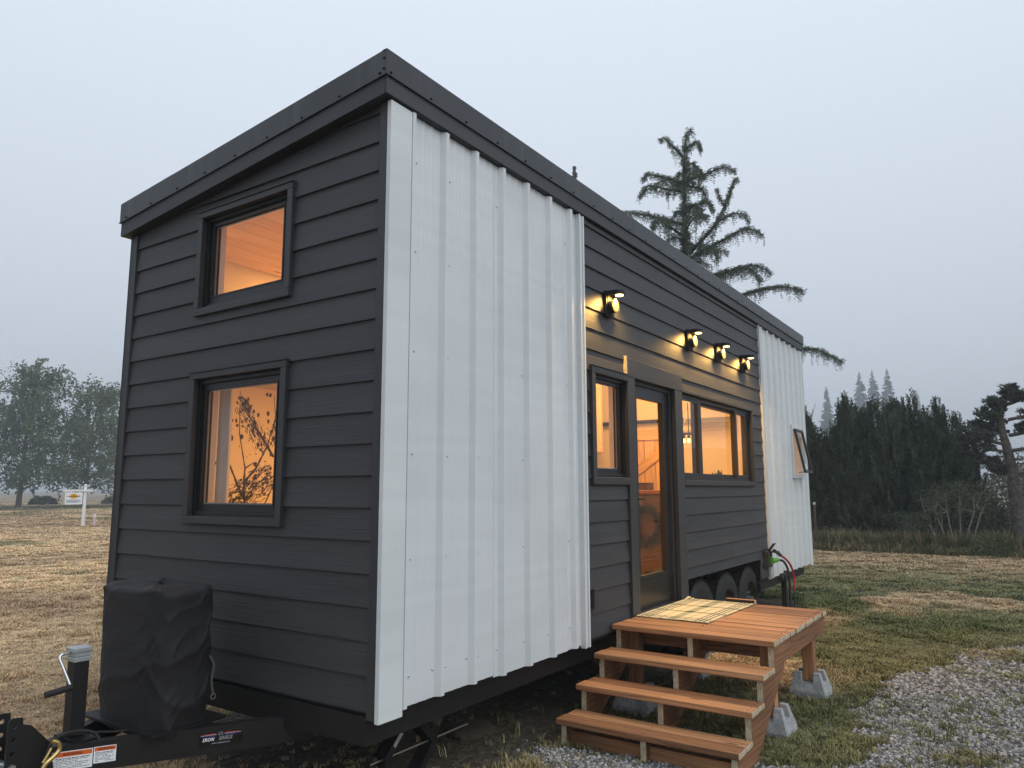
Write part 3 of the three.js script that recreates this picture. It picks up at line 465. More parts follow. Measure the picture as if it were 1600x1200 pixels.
{ // kitchen counter with end panel
  const t = thing('kitchen_counter', 'brown kitchen counter with thick top seen through the glazed door', 'counter', [5.8, 0.62, -1.45]);
  mesh('end_panel', bx(-0.35, 0.35, 0.0, 0.985, -0.90, 0.80, 1), std([0.15, 0.11, 0.075], 0.4, { map: pineMap }), t);
  mesh('counter_top', bx(-0.39, 0.39, 0.9855, 1.03, -0.92, 0.84, 2, 0.006), std([0.42, 0.25, 0.12], 0.4, { map: pineMap }), t);
  mesh('plinth', bx(-0.352, -0.3505, 0.0, 0.06, -0.90, 0.80), blackFlat, t);
  const b = thing('storage_box', 'low dark basket standing on the kitchen counter', 'basket', [5.62, 1.651, -1.22]);
  mesh('body', bx(-0.10, 0.10, 0, 0.075, -0.22, 0.22, 2, 0.01), std([0.10, 0.06, 0.035], 0.8), b); mesh('rim', bx(-0.106, 0.106, 0.0755, 0.088, -0.226, 0.226, 2, 0.004), std([0.07, 0.045, 0.03], 0.8), b);
  const w = [], g = rng(17); for (let i = 0; i < 520; i++) { const a = g() * 6.283, r = 0.155 + 0.075 * (g() - 0.4), q = new THREE.ConeGeometry(0.007, 0.05 + 0.05 * g(), 3); q.rotateZ(g() * 6.28); q.rotateY(g() * 6.28); q.translate(-0.02 - 0.03 * g(), r * Math.sin(a) * 1.25, r * Math.cos(a)); w.push(q); }
  w.push(new THREE.TorusGeometry(0.155, 0.025, 6, 28).rotateY(Math.PI / 2).scale(1, 1.25, 1));
  const m = mesh('wreath', merge(w), std([0.03, 0.026, 0.018], 0.7)); m.position.set(5.40, 1.24, -0.97); tag(m, 'dark twiggy round wreath hung on the counter end', 'wreath');
}
{ // wall cabinet by the back wall
  const t = thing('wall_cabinet', 'pale wall cabinet with panelled door seen through the narrow window', 'cabinet', [6.02, 2.15, -2.22]), cm = std([0.74, 0.70, 0.63], 0.45);
  mesh('carcass', bx(-0.46, 0.46, 0, 0.98, -0.17, 0.13), cm, t);
  for (const s of [0, 1]) { const d = mesh('door', bx(-0.455 + s * 0.457, -0.004 + s * 0.457, 0.004, 0.976, 0.1305, 0.150, 1, 0.003), cm, t); mesh('door_panel', ringBox(-0.44 + s * 0.457, -0.019 + s * 0.457, 0.02, 0.96, 0.1505, 0.158), cm, d); mesh('handle', bx(-0.05 + s * 0.07, -0.03 + s * 0.07, 0.06, 0.24, 0.159, 0.18, 1, 0.005), blackSteel, d); }
  const sh = thing('open_shelf', 'wood shelf with cups below the pale wall cabinet', 'shelf', [6.02, 1.93, -2.25]);
  mesh('board', bx(-0.46, 0.46, 0, 0.03, -0.145, 0.10), pine, sh);
  for (const [x, c] of [[-0.3, [0.1, 0.07, 0.05]], [-0.18, [0.5, 0.42, 0.35]], [-0.06, [0.08, 0.08, 0.08]], [0.08, [0.45, 0.35, 0.28]]]) { const cp = mesh('cup', new THREE.LatheGeometry([[0.001, 0], [0.03, 0], [0.036, 0.02], [0.038, 0.085], [0.034, 0.085], [0.032, 0.01]].map((p) => new THREE.Vector2(...p)), 16), std(c, 0.4)); cp.position.set(6.02 + x, 1.9605, -2.24); tag(cp, `${({ '-0.3': 'dark brown cup at the end of', '-0.18': 'cream cup beside the dark brown cup on', '-0.06': 'black cup between two paler cups on', '0.08': 'tan cup at the far end of' })[x]} the wood kitchen shelf`, 'cup', 'cups on the kitchen shelf'); }
}
function ringBox(x0, x1, y0, y1, d0, d1) { return uvm(ring([x0, x1, y0, y1], [x0 + 0.06, x1 - 0.06, y0 + 0.06, y1 - 0.06], d0, d1)); }
{ const t = thing('air_conditioner', 'slim pale air conditioner high on the wall behind the wide window', 'air conditioner', [6.80, 2.53, -0.62]);
  mesh('housing', bx(-0.10, 0.098, 0, 0.16, -0.36, 0.36, 2, 0.02), std([0.6, 0.62, 0.64], 0.4), t); mesh('vent', bx(-0.104, -0.1005, 0.015, 0.06, -0.33, 0.33, 2), std([0.22, 0.24, 0.27], 0.5), t); }
{ const t = thing('bulb_pendant', 'pendant with three glowing bulbs behind the wide sliding window', 'pendant light', [5.62, 2.22, -0.50]);
  mesh('bar', bx(-0.02, 0.02, 0.075, 0.10, -0.14, 0.14, 2, 0.006), blackSteel, t); mesh('rod', cyl(0.006, 0.006, 1.37, 8).translate(0, 0.785, 0), blackSteel, t);
  for (const z of [-0.06, 0, 0.06]) { const s = mesh('socket', cyl(0.016, 0.016, 0.04, 10).translate(0, 0.055, z), blackSteel, t); mesh('bulb', new THREE.SphereGeometry(0.021, 14, 10).scale(1, 1.2, 1).translate(0, 0.008, z), new THREE.MeshStandardMaterial({ color: 0x222222, emissive: lin(1, 0.62, 0.12), emissiveIntensity: 5 }), s);
    const l = new THREE.PointLight(WARM, 0.35); l.position.set(0, -0.034, z); l.castShadow = true; t.add(l); } }
mesh('shelf', bx(6.56, 6.899, 1.60, 1.63, -0.85, -0.125, 2), pine, house);
{ const t = thing('potted_plant', 'small leafy green plant in a pot at the wide window corner', 'plant', [6.66, 1.6305, -0.52]);
  mesh('pot', new THREE.LatheGeometry([[0.001, 0], [0.055, 0], [0.07, 0.11], [0.062, 0.11], [0.06, 0.09], [0.001, 0.09]].map((p) => new THREE.Vector2(...p)), 20), std([0.5, 0.45, 0.4], 0.6), t);
  const g = rng(23), lm = std([0.05, 0.11, 0.03], 0.5); for (let i = 0; i < 16; i++) { const l = 0.12 + 0.08 * g(), s = new THREE.Shape(); s.moveTo(0, 0); s.quadraticCurveTo(l * 0.28, l * 0.45, 0, l); s.quadraticCurveTo(-l * 0.28, l * 0.45, 0, 0); const q = new THREE.ExtrudeGeometry(s, { depth: 0.0015, bevelEnabled: false }); q.rotateX(0.25 + 0.8 * g()); q.rotateY(i * 2.4); q.translate(0, 0.10, 0); mesh('leaf', q, lm, t); } }

// ---------------------------------------------------------------- outdoor wall lamps
const lampBody = std([0.007, 0.0065, 0.006], 0.6), lampLed = new THREE.MeshStandardMaterial({ color: 0x332a18, emissive: lin(1, 0.66, 0.22), emissiveIntensity: 7 });
const lampDisc = new THREE.MeshStandardMaterial({ color: lin(0.004, 0.0022, 0.0005), roughness: 0.6, emissive: lin(1, 0.66, 0.17), emissiveIntensity: 0.75 });
function wallLamp(x, y) {
  const t = thing('wall_lamp', '', 'wall lamp', [x, y, 0.018], 0, 'downlights in a row above the door');
  mesh('back_plate', merge([bx(-0.062, 0.062, 0, 0.212, 0.002, 0.026, 1, 0.004), bx(-0.050, 0.050, 0.012, 0.195, 0.0262, 0.034, 1, 0.003)]), lampBody, t);
  const hs = new THREE.Shape(); hs.moveTo(-0.055, -0.026); hs.lineTo(0.055, -0.026); hs.lineTo(0.055, -0.10); hs.absarc(0, -0.10, 0.055, 0, -Math.PI, true); hs.closePath();
  const hd = mesh('hood', new THREE.ExtrudeGeometry(hs, { depth: 0.030, bevelEnabled: true, bevelSize: 0.002, bevelThickness: 0.002, bevelSegments: 1, curveSegments: 14 }).rotateX(-Math.PI / 2).translate(0, 0.174, 0), lampBody, t);
  mesh('led', cyl(0.033, 0.033, 0.006, 20).translate(0, 0.168, 0.112), lampLed, hd);
  mesh('reflector', cyl(0.052, 0.052, 0.016, 28).rotateX(Math.PI / 2).translate(0, 0.092, 0.074), lampDisc, t);
    const us = new THREE.Shape(); us.absarc(0, 0, 0.064, Math.PI, Math.PI * 2, false); us.lineTo(0.056, 0); us.absarc(0, 0, 0.056, Math.PI * 2, Math.PI, true); us.closePath();
  mesh('cup', new THREE.ExtrudeGeometry(us, { depth: 0.046, bevelEnabled: false, curveSegments: 16 }).translate(0, 0.092, 0.034), lampBody, t);
  const l = new THREE.SpotLight(lin(1, 0.56, 0.14), 6.0, 0, 1.40, 0.6); l.position.set(0, 0.158, 0.112); l.target.position.set(0, -1, -0.42); l.castShadow = true; l.shadow.radius = 1.6; t.add(l, l.target); return t;
}
[[2.535, 'black wall lamp above the narrow window, farthest from the other three'], [4.33, 'black wall lamp just above the right edge of the door header'], [5.20, 'middle black wall lamp above the wide sliding window'], [6.10, 'black wall lamp nearest the far white panel']].forEach(([x, l]) => { wallLamp(x, 3.05).userData.label = l; });

// ---------------------------------------------------------------- propane cover on the tongue
{
  const nA = 180, nH = 90, pos = [], idx = [], H = 0.72, ex = 0.172, ez = 0.318;
  const rid = (x, k) => Math.pow(1 - Math.min(1, Math.abs(2 * x - 1) * 1.6), k);
  const wr = (a, h) => { const u = a * 1.0, v = h * 3.6; // long slanting creases on slack cloth
    return 0.016 * rid(fbm(u * 0.75 + v * 0.55, v * 0.35 - u * 0.15, 201, 2), 2.2) + 0.013 * rid(fbm(u * 0.8 - v * 0.75 + 5, v * 0.3 + u * 0.2, 211, 2), 3) + 0.006 * rid(fbm(u * 2.2 + v * 1.6, v * 0.8 - u * 0.7, 221, 2), 2) + 0.022 * (fbm(u * 0.9, v * 0.5, 231, 2) - 0.5) + 0.0022 * rid(fbm(u * 3.4 - v * 2.2, v * 1.5 + u * 0.5, 261, 2), 5) + 0.0018 * rid(fbm(u * 1.6 + v * 3.1, v * 0.9, 271, 2), 6) - 0.008; };
  const pt = (a, r, h) => { const c = Math.cos(a), s = Math.sin(a), p = 0.55, x = Math.sign(c) * Math.pow(Math.abs(c), p) * ex * r, z = Math.sign(s) * Math.pow(Math.abs(s), p * 0.85) * ez * r; return [x, h, z]; };
  for (let j = 0; j <= nH; j++) for (let i = 0; i < nA; i++) {
    const a = i / nA * Math.PI * 2, t = j / nH; let h, r;
    const sag = 0.028 * fbm(Math.cos(a) * 2.2 + 3, Math.sin(a) * 2.2 + 3, 241, 2), hang = 0.05 * (fbm(Math.cos(a) * 1.7 + 9, Math.sin(a) * 1.7, 251, 2) - 0.5);
    const top = H - 0.02 + 0.015 * Math.cos(a) * 0 - 0.04 * sstep(0.3, 1, Math.sin(a)) * 0.3 - sag;
    const w = wr(3 + a + 0.0001, t);
    if (t < 0.78) { const q = t / 0.78; h = lerp(hang - 0.03, top - 0.03, q); r = 1 + 0.02 * Math.sin(q * 3.1) - 0.04 * (1 - q) * (0.5 + 0.5 * Math.sin(a)) + w * 3.2; }
    else if (t < 0.86) { const q = (t - 0.78) / 0.08 * Math.PI / 2; h = top - 0.03 + 0.03 * Math.sin(q); r = 1 - 0.08 * (1 - Math.cos(q)) + w * 3.2 * Math.cos(q) + w * 0.8; }
    else { const q = (t - 0.86) / 0.14; r = 0.92 * (1 - q) + 0.0008; h = top + 0.012 * Math.sin(q * 2.6) + w * 0.7 - 0.012 * Math.exp(-Math.pow((Math.sin(a) * r) / 0.25, 2)) * (1 - q) ; }
    pos.push(...pt(a, r, h));
  }
  for (let j = 0; j < nH; j++) for (let i = 0; i < nA; i++) { const a = j * nA + i, b = j * nA + (i + 1) % nA; idx.push(a, a + nA, b, b, a + nA, b + nA); }
  const g = new THREE.BufferGeometry(); g.setAttribute('position', new THREE.BufferAttribute(new Float32Array(pos), 3)); g.setIndex(idx); g.computeVertexNormals();
  const p2 = new Float32Array(pos.length / 3 * 2); for (let i = 0; i < pos.length / 3; i++) { p2[i * 2] = (i % nA) / nA * 3; p2[i * 2 + 1] = Math.floor(i / nA) / nH * 2; } g.setAttribute('uv', new THREE.BufferAttribute(p2, 2));
  const wv = tex(128, 128, (u, v) => 0.5 + 0.25 * Math.sin(u * 128 * 3.14) + 0.25 * Math.sin(v * 128 * 3.14), false, [8, 8]);
  const m = mesh('tank_cover', g, new THREE.MeshPhysicalMaterial({ color: lin(0.0085, 0.0085, 0.0105), roughness: 0.72, bumpMap: wv, bumpScale: 0.0003, sheen: 0.2, sheenColor: lin(0.12, 0.12, 0.14), sheenRoughness: 0.6 })); m.position.set(-0.43, 0.475, -1.24);
  tag(m, 'wrinkled black fabric cover over the gas tanks on the trailer tongue', 'cover');
  const c = mesh('cover_cord', merge([tube([[-0.315, 0.80, -0.925], [-0.295, 0.75, -0.915], [-0.30, 0.67, -0.92], [-0.29, 0.60, -0.915]], 0.006, 16, 6), new THREE.TorusGeometry(0.014, 0.005, 6, 10).translate(-0.29, 0.59, -0.915)]), std([0.085, 0.08, 0.075], 0.7)); tag(c, 'short frayed cord hanging behind the black tank cover', 'cord');
}
// ---------------------------------------------------------------- scissor jack at the near corner
{
  const t = thing('scissor_jack', 'black scissor jack standing under the near corner of the house', 'jack', [0.60, 0, -0.34]);
  const arm = (x0, y0, x1, y1, z) => { const l = Math.hypot(x1 - x0, y1 - y0), g = merge([bx(-l / 2, l / 2, -0.022, 0.022, -0.003, 0.003), bx(-l / 2, l / 2, 0.018, 0.023, -0.02, 0.0035), bx(-l / 2, l / 2, -0.023, -0.018, -0.02, 0.0035)]); g.rotateZ(Math.atan2(y1 - y0, x1 - x0)); return g.translate((x0 + x1) / 2, (y0 + y1) / 2, z); };
  for (const z of [0.03, -0.03]) for (const s of [-1, 1]) { const up = mesh('arm', arm(s * 0.03, 0.365, s * 0.21, 0.19, z), blackSteel, t); mesh('arm', arm(s * 0.21, 0.19, s * 0.05, 0.025, z), blackSteel, t);
    if (s < 0 && z > 0) { const st = mesh('label_sticker', new THREE.BoxGeometry(0.095, 0.022, 0.001), [cutWood, cutWood, cutWood, cutWood, std([1, 1, 1], 0.4, { map: canvasTex(128, 32, (c) => { c.fillStyle = '#d8d8d4'; c.fillRect(0, 0, 128, 32); c.fillStyle = '#b03020'; c.fillRect(108, 0, 20, 32); c.fillStyle = '#444'; for (let i = 0; i < 4; i++) c.fillRect(6, 4 + i * 7, 92, 3); }) }), cutWood], up); st.position.set(-0.115, 0.283, 0.0345); st.rotation.z = Math.atan2(0.175, 0.18); } }
  mesh('base', bx(-0.12, 0.12, 0.0, 0.02, -0.07, 0.07), blackSteel, t); mesh('head', bx(-0.06, 0.06, 0.355, 0.399, -0.05, 0.05), blackSteel, t);
  for (const s of [-1, 1]) mesh('pivot', cyl(0.012, 0.012, 0.09, 10).rotateX(Math.PI / 2).translate(s * 0.03, 0.365, 0), zinc, t);
  mesh('screw_rod', cyl(0.0055, 0.0055, 0.86, 8).rotateZ(Math.PI / 2).translate(0.13, 0.19, 0), std([0.35, 0.3, 0.24], 0.4, { metalness: 0.6 }), t);
}

// ---------------------------------------------------------------- deck and stairs
const deck = thing('wooden_deck', 'stained wood landing and stairs in front of the glazed door', 'deck', [3.2, 0, 0.64]);
{
  const P = (name, g, mat) => local(mesh(name, g, mat, deck), deck);
  let x = 2.452; for (let k = 0; k < 11; k++) { const w = 0.1325, dy = 0.005 * (R0() - 0.6), z1 = 1.248 + 0.010 * (R0() - 0.5); P('deck_board', bx(x, x + w, 0.612, 0.650 + dy, k === 10 ? 0.045 : 0.042, z1, 2, 0.007), woodEnds(k * 2 + (k % 4))); x += 0.1462; }
  const treads = [[1.620, 0.173], [1.892, 0.332], [2.166, 0.491]];
  treads.forEach(([xf, y], i) => { for (const s of [0, 1]) P('tread_board', bx(xf + s * 0.1435, xf + s * 0.1435 + 0.1345, y - 0.038, y - 0.003 * s, 0.036 + 0.004 * s, 1.252 - 0.007 * R0(), 2, 0.006), woodEnds(i * 2 + s + 1)); });
  const str = [[1.652, 0.0], [1.652, 0.1345], [1.930, 0.1345], [1.930, 0.2935], [2.204, 0.2935], [2.204, 0.4525], [2.486, 0.4525], [2.486, 0.6115], [2.734, 0.6115], [2.734, 0.445], [2.00, 0.0]];
  for (const z of [0.062, 0.625, 1.192]) {
    P('stringer', uvm(extr(str, 0.038).translate(0, 0, z), 0), cedar[1]);
    for (let k = 0; k < 4; k++) P('cut_face', bx(str[1 + 2 * k][0] - 0.0012, str[1 + 2 * k][0] - 0.0002, str[1 + 2 * k][1] - (k ? 0.157 : 0.13), str[1 + 2 * k][1] - 0.001, z + 0.0005, z + 0.0375), cutWood);
  }
  P('toe_board', bx(1.70, 1.738, 0.0, 0.088, 0.102, 0.622, 2), cedar[1]); P('toe_board', bx(1.70, 1.738, 0.0, 0.088, 0.665, 1.190, 2), cedar[0]);
  P('rim_joist', bx(2.736, 4.030, 0.470, 0.6115, 1.192, 1.230, 0), [cutWood, cutWood, cedar[1], cedar[1], cedar[1], cedar[1]]); P('rim_joist', bx(2.736, 4.030, 0.470, 0.6115, 0.062, 0.100, 0), cedar[1]);
  P('rim_joist', bx(2.780, 2.818, 0.470, 0.6110, 0.101, 1.191, 2), cedar[1]); P('rim_joist', bx(3.990, 4.028, 0.470, 0.6110, 0.101, 1.191, 2), cedar[1]); P('joist', bx(2.82, 3.988, 0.470, 0.6110, 0.625, 0.663, 0), cedar[1]);
  for (const [px, pz] of [[2.64, 1.146], [3.80, 1.146], [2.64, 0.148], [3.80, 0.148]]) P('post', bx(px - 0.044, px + 0.044, 0.122, pz > 1 ? 0.6095 : 0.6095, pz - 0.044, pz + 0.044, 1, 0.003), cedar[pz > 1 ? 0 : 1]);
  const sb = []; for (let k = 0; k < 11; k++) for (const z of [0.08, 0.64, 1.211]) for (const d of [0.03, 0.11]) sb.push(cyl(0.0045, 0.0045, 0.004, 6).translate(2.452 + k * 0.1462 + d, 0.6505, z)); 
  treads.forEach(([xf, y]) => { for (const z of [0.08, 0.644, 1.211]) for (const d of [0.035, 0.105, 0.178, 0.25]) sb.push(cyl(0.0045, 0.0045, 0.001, 6).translate(xf + d, y + 0.0005, z)); });
  P('deck_screws', merge(sb), screwDark).userData.kind = 'stuff';
  P('cleat', bx(3.995, 4.055, 0.651, 0.686, 0.405, 0.665, 2, 0.002), [vinylBlack, vinylBlack, cedar[0], cedar[0], cutWood, cutWood]).userData.label = 'short black-faced block at the far edge of the deck';
}
function frustum(a, b) { // a, b: [x0, x1, z0, z1, y]
  const q = (r) => [[r[0], r[4], r[2]], [r[1], r[4], r[2]], [r[1], r[4], r[3]], [r[0], r[4], r[3]]], A = q(a), B = q(b), pos = [], f = (p, s, t, u) => pos.push(...p, ...s, ...t, ...p, ...t, ...u);
  f(A[0], A[1], A[2], A[3]); f(B[3], B[2], B[1], B[0]); for (let i = 0; i < 4; i++) { const j = (i + 1) % 4; f(A[i], B[i], B[j], A[j]); }
  const g = new THREE.BufferGeometry(); g.setAttribute('position', new THREE.BufferAttribute(new Float32Array(pos), 3)); g.computeVertexNormals(); return g;
}
const blockGeo = (() => { const e = (y) => lerp(0.138, 0.094, clamp((y - 0.05) / 0.15)), s = 0.0245, L = [frustum([-0.138, 0.138, -0.138, 0.138, 0], [-0.138, 0.138, -0.138, 0.138, 0.05]), frustum([-0.138, 0.138, -0.138, 0.138, 0.0501], [-e(0.12), e(0.12), -e(0.12), e(0.12), 0.1205])];
  const y0 = 0.1206, y1 = 0.195; for (const i of [-1, 1]) for (const j of [-1, 1]) { const c = (v, y) => (v > 0 ? [s * 1.9, e(y)] : [-e(y), -s * 1.9]); const c2 = (v, y) => (v > 0 ? [s * 1.9, e(y)] : [-e(y), -s * 1.9]); L.push(frustum([...c(i, y0), ...c2(j, y0), y0], [...c(i, y1), ...c2(j, y1), y1])); }
  return uvm(merge(L)); })();
[[2.64, 1.146, 0.10, 'pale concrete pier block under the near outer deck post'], [3.80, 1.146, 0.22, 'pale concrete pier block under the far outer deck post'], [2.64, 0.148, -0.05, 'concrete pier block in the shade under the stairs beside the house'], [3.80, 0.148, 0.08, 'concrete pier block under the deck corner beside the wheels']].forEach(([x, z, r, l]) => {
  const m = mesh('pier_block', blockGeo, concrete); m.position.set(x, 0, z); m.rotation.y = 0; tag(m, l, 'pier block', 'concrete blocks under the deck');
});
{ // woven doormat
  const W = 1024, Hh = 512, t = canvasTex(W, Hh, (c) => {
    c.fillStyle = '#e9d8b0'; c.fillRect(0, 0, W, Hh); const G = 'rgba(48,74,52,', gx = (x, w, a) => { c.fillStyle = G + a + ')'; c.fillRect(x, 0, w, Hh); }, gy = (y, h, a) => { c.fillStyle = G + a + ')'; c.fillRect(0, y, W, h); };
    for (let i = 0; i < 3; i++) { gx(36 + i * 34, 15, 0.42); gx(W - 51 - i * 34, 15, 0.42); gy(26 + i * 30, 14, 0.45); gy(Hh - 40 - i * 30, 14, 0.45); }
    const ck = (x, y, w, h) => { c.fillStyle = 'rgba(40,66,46,0.78)'; c.fillRect(x, y, w, h); };
    for (let i = 0; i < 3; i++) { for (let x = 20; x < W; x += 58) { ck(x + (i % 2) * 29, 26 + i * 30, 27, 14); ck(x + (i % 2) * 29, Hh - 40 - i * 30, 27, 14); } for (let y = 16; y < Hh; y += 46) { ck(36 + i * 34, y + (i % 2) * 23, 15, 22); ck(W - 51 - i * 34, y + (i % 2) * 23, 15, 22); } }
    gx(330, 64, 0.34); gx(630, 64, 0.34); gy(226, 62, 0.34); ck(330, 226, 64, 62); ck(630, 226, 64, 62); for (const x of [215, 480, 540, 800]) gx(x, 9, 0.34); for (const y of [165, 340]) gy(y, 9, 0.34);
    c.fillStyle = 'rgba(70,55,30,0.16)'; for (let y = 0; y < Hh; y += 4) c.fillRect(0, y, W, 1.5); const g = rng(3); for (let i = 0; i < 9000; i++) { c.fillStyle = g() < 0.5 ? 'rgba(255,250,230,0.10)' : 'rgba(60,45,25,0.10)'; c.fillRect(g() * W, g() * Hh, 6, 2); }
  });
  const g = new THREE.BoxGeometry(1.13, 0.007, 0.60, 60, 1, 30), p = g.attributes.position;
  for (let i = 0; i < p.count; i++) { const x = p.getX(i), z = p.getZ(i); const cr = sstep(0.45, 0.57, x) * sstep(-0.22, -0.30, z); p.setY(i, p.getY(i) + 0.004 * fbm(x * 6 + 9, z * 6 + 4, 77, 2) + 0.018 * cr); p.setZ(i, z + 0.012 * Math.sin(x * 3.1) * (z > 0 ? 1 : 0.3) + 0.03 * x * 0.2); p.setX(i, x + 0.006 * Math.sin(z * 14)); }
  g.computeVertexNormals(); const m = mesh('doormat', g, std([1, 1, 1], 0.95, { map: t })); m.position.set(3.435, 0.6545, 0.352); m.rotation.y = 0.012;
  tag(m, 'cream and green plaid woven mat on the deck at the door', 'doormat');
}
{ // hook-up post, hose and cord
  const t = thing('hookup_post', 'black hook-up post with taps beside the far corner of the house', 'post', [6.80, 0, 0.20]);
  mesh('pole', bx(-0.035, 0.035, 0, 0.62, -0.03, 0.03, 1, 0.006), blackSteel, t); mesh('tap', merge([bx(-0.13, 0.11, 0.60, 0.64, -0.02, 0.02, 0, 0.006), bx(-0.17, -0.09, 0.565, 0.62, -0.03, 0.03, 0, 0.01), bx(0.08, 0.13, 0.56, 0.66, -0.025, 0.025, 0, 0.01)]), blackSteel, t);
  const h = mesh('red_hose', tube([[6.87, 0.845, 0.155], [6.98, 0.79, 0.19], [7.10, 0.69, 0.22], [7.16, 0.55, 0.23], [7.15, 0.40, 0.23]], 0.013, 30, 8), std([0.42, 0.03, 0.03], 0.45)); tag(h, 'short red water hose arching over the hook-up post', 'hose');
  const hc = mesh('hose_coupling', merge([tube([[6.72, 0.91, 0.12], [6.79, 0.885, 0.135], [6.87, 0.845, 0.155]], 0.022, 8, 10), tube([[7.15, 0.41, 0.23], [7.15, 0.22, 0.23], [7.13, 0.02, 0.24]], 0.011, 8, 8)]), std([0.05, 0.06, 0.08], 0.4)); tag(hc, 'dark couplings at both ends of the red hose', 'hose fitting');
  const pg = mesh('power_plug', merge([new THREE.CylinderGeometry(0.018, 0.042, 0.14, 16).rotateZ(-Math.PI / 2 - 0.0).rotateY(-0.35).translate(6.78, 0.79, 0.11), cyl(0.045, 0.045, 0.03, 16).rotateZ(Math.PI / 2).rotateY(-0.35).translate(6.71, 0.79, 0.085)]), std([0.10, 0.36, 0.04], 0.45)); tag(pg, 'bright green power plug in the inlet at the wall', 'plug');
  const pc = mesh('extension_cord', tube([[6.84, 0.79, 0.135], [6.93, 0.77, 0.17], [6.99, 0.68, 0.20], [6.98, 0.45, 0.22], [6.90, 0.2, 0.24], [6.85, 0.03, 0.26], [7.1, 0.018, 0.25], [8.5, 0.018, 0.02], [10.0, 0.018, 0.30], [11.8, 0.018, 0.80], [13.4, 0.018, 2.1], [15.5, 0.018, 5.0]], 0.014, 220, 8), rubber); tag(pc, 'black power cord running from the green plug across the lawn', 'cord');
  const gh = mesh('garden_hose', tube([[7.13, 0.016, 0.24], [7.6, 0.016, 0.20], [8.6, 0.016, 0.14], [9.6, 0.016, 0.42], [11.0, 0.016, 0.62], [12.2, 0.016, 1.1], [13.6, 0.016, 2.5], [15.4, 0.016, 5.3]], 0.011, 160, 8), std([0.035, 0.05, 0.04], 0.5)); tag(gh, 'dark garden hose lying beside the power cord on the lawn', 'hose');
}
// ---------------------------------------------------------------- ground, grass and gravel
const zGravel = (x) => { const k = [[-20, 0.6], [0.2, 0.42], [1.0, 0.10], [1.55, -0.02], [2.0, 1.25], [2.4, 1.80], [3.5, 1.56], [4.7, 1.66], [6.4, 2.04], [7.0, 2.6], [8.0, 3.7], [60, 60]]; for (let i = 1; i < k.length; i++) if (x < k[i][0]) return lerp(k[i - 1][1], k[i][1], (x - k[i - 1][0]) / (k[i][0] - k[i - 1][0])); return 1e3; };
const gravelAt = (x, z) => z - zGravel(x) + 0.55 * (fbm(x * 1.3, z * 1.3, 301, 3) - 0.5) + 0.25 * (vn(x * 6, z * 6, 305) - 0.5);
const mixc = (a, b, t) => a.map((v, i) => lerp(v, b[i], t));
const STRAW = [0.525, 0.385, 0.235], BROWN = [0.325, 0.222, 0.138], GREEN = [0.080, 0.104, 0.030], OLIVE = [0.150, 0.143, 0.060], DIRT = [0.085, 0.066, 0.045];
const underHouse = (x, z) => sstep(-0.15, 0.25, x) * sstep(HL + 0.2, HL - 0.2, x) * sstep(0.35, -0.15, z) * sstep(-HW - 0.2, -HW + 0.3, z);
function grassTone(x, z) { // plant colour by place: mown dry field on the left, greener lawn on the right
  const big = fbm(x * 0.11 + 5, z * 0.11, 311, 3), mid = fbm(x * 0.55, z * 0.55, 321, 3), fine = fbm(x * 2.1, z * 2.1, 331, 2);
  const right = sstep(-5, -0.5, z + 0.05 * x) * sstep(-1, 2.5, x), far = sstep(10, 17, x) * right;
  let c = mixc(STRAW, BROWN, clamp(0.9 * sstep(0.42, 0.66, mid) * 0.75 + 0.5 * sstep(0.5, 0.75, big)));
  c = mixc(c, OLIVE, 0.75 * sstep(0.58, 0.70, fbm(x * 0.3 + 40, z * 0.3, 341, 3)));
  c = mixc(c, BROWN, 0.5 * sstep(-8, -3, z) * (1 - right));
  let g = mixc(GREEN, OLIVE, sstep(0.35, 0.65, mid)); g = mixc(g, mixc(STRAW, BROWN, 0.55), sstep(0.50, 0.66, fbm(x * 0.5 + 9, z * 0.9, 351, 3)) * 0.9);
  g = mixc(g, mixc(BROWN, STRAW, 0.35), 0.85 * far); c = mixc(c, g, right);
  const strip = sstep(-62, -70, z) * sstep(-90, -78, z); c = mixc(c, [0.050, 0.062, 0.026], 0.8 * strip);
  return mixc(c, DIRT, 0.35 * fine * right);
}
const bare = (x, z) => Math.max(underHouse(x, z), 0.8 * sstep(0.55, 0.68, fbm(x * 1.2 + 3, z * 1.2, 361, 3)) * sstep(7, 4, x) * sstep(-1, 0.2, z), 0.9 * sstep(1.7, 2.0, x) * sstep(4.1, 3.7, x) * sstep(1.35, 0.9, z) * sstep(-0.3, 0.1, z));
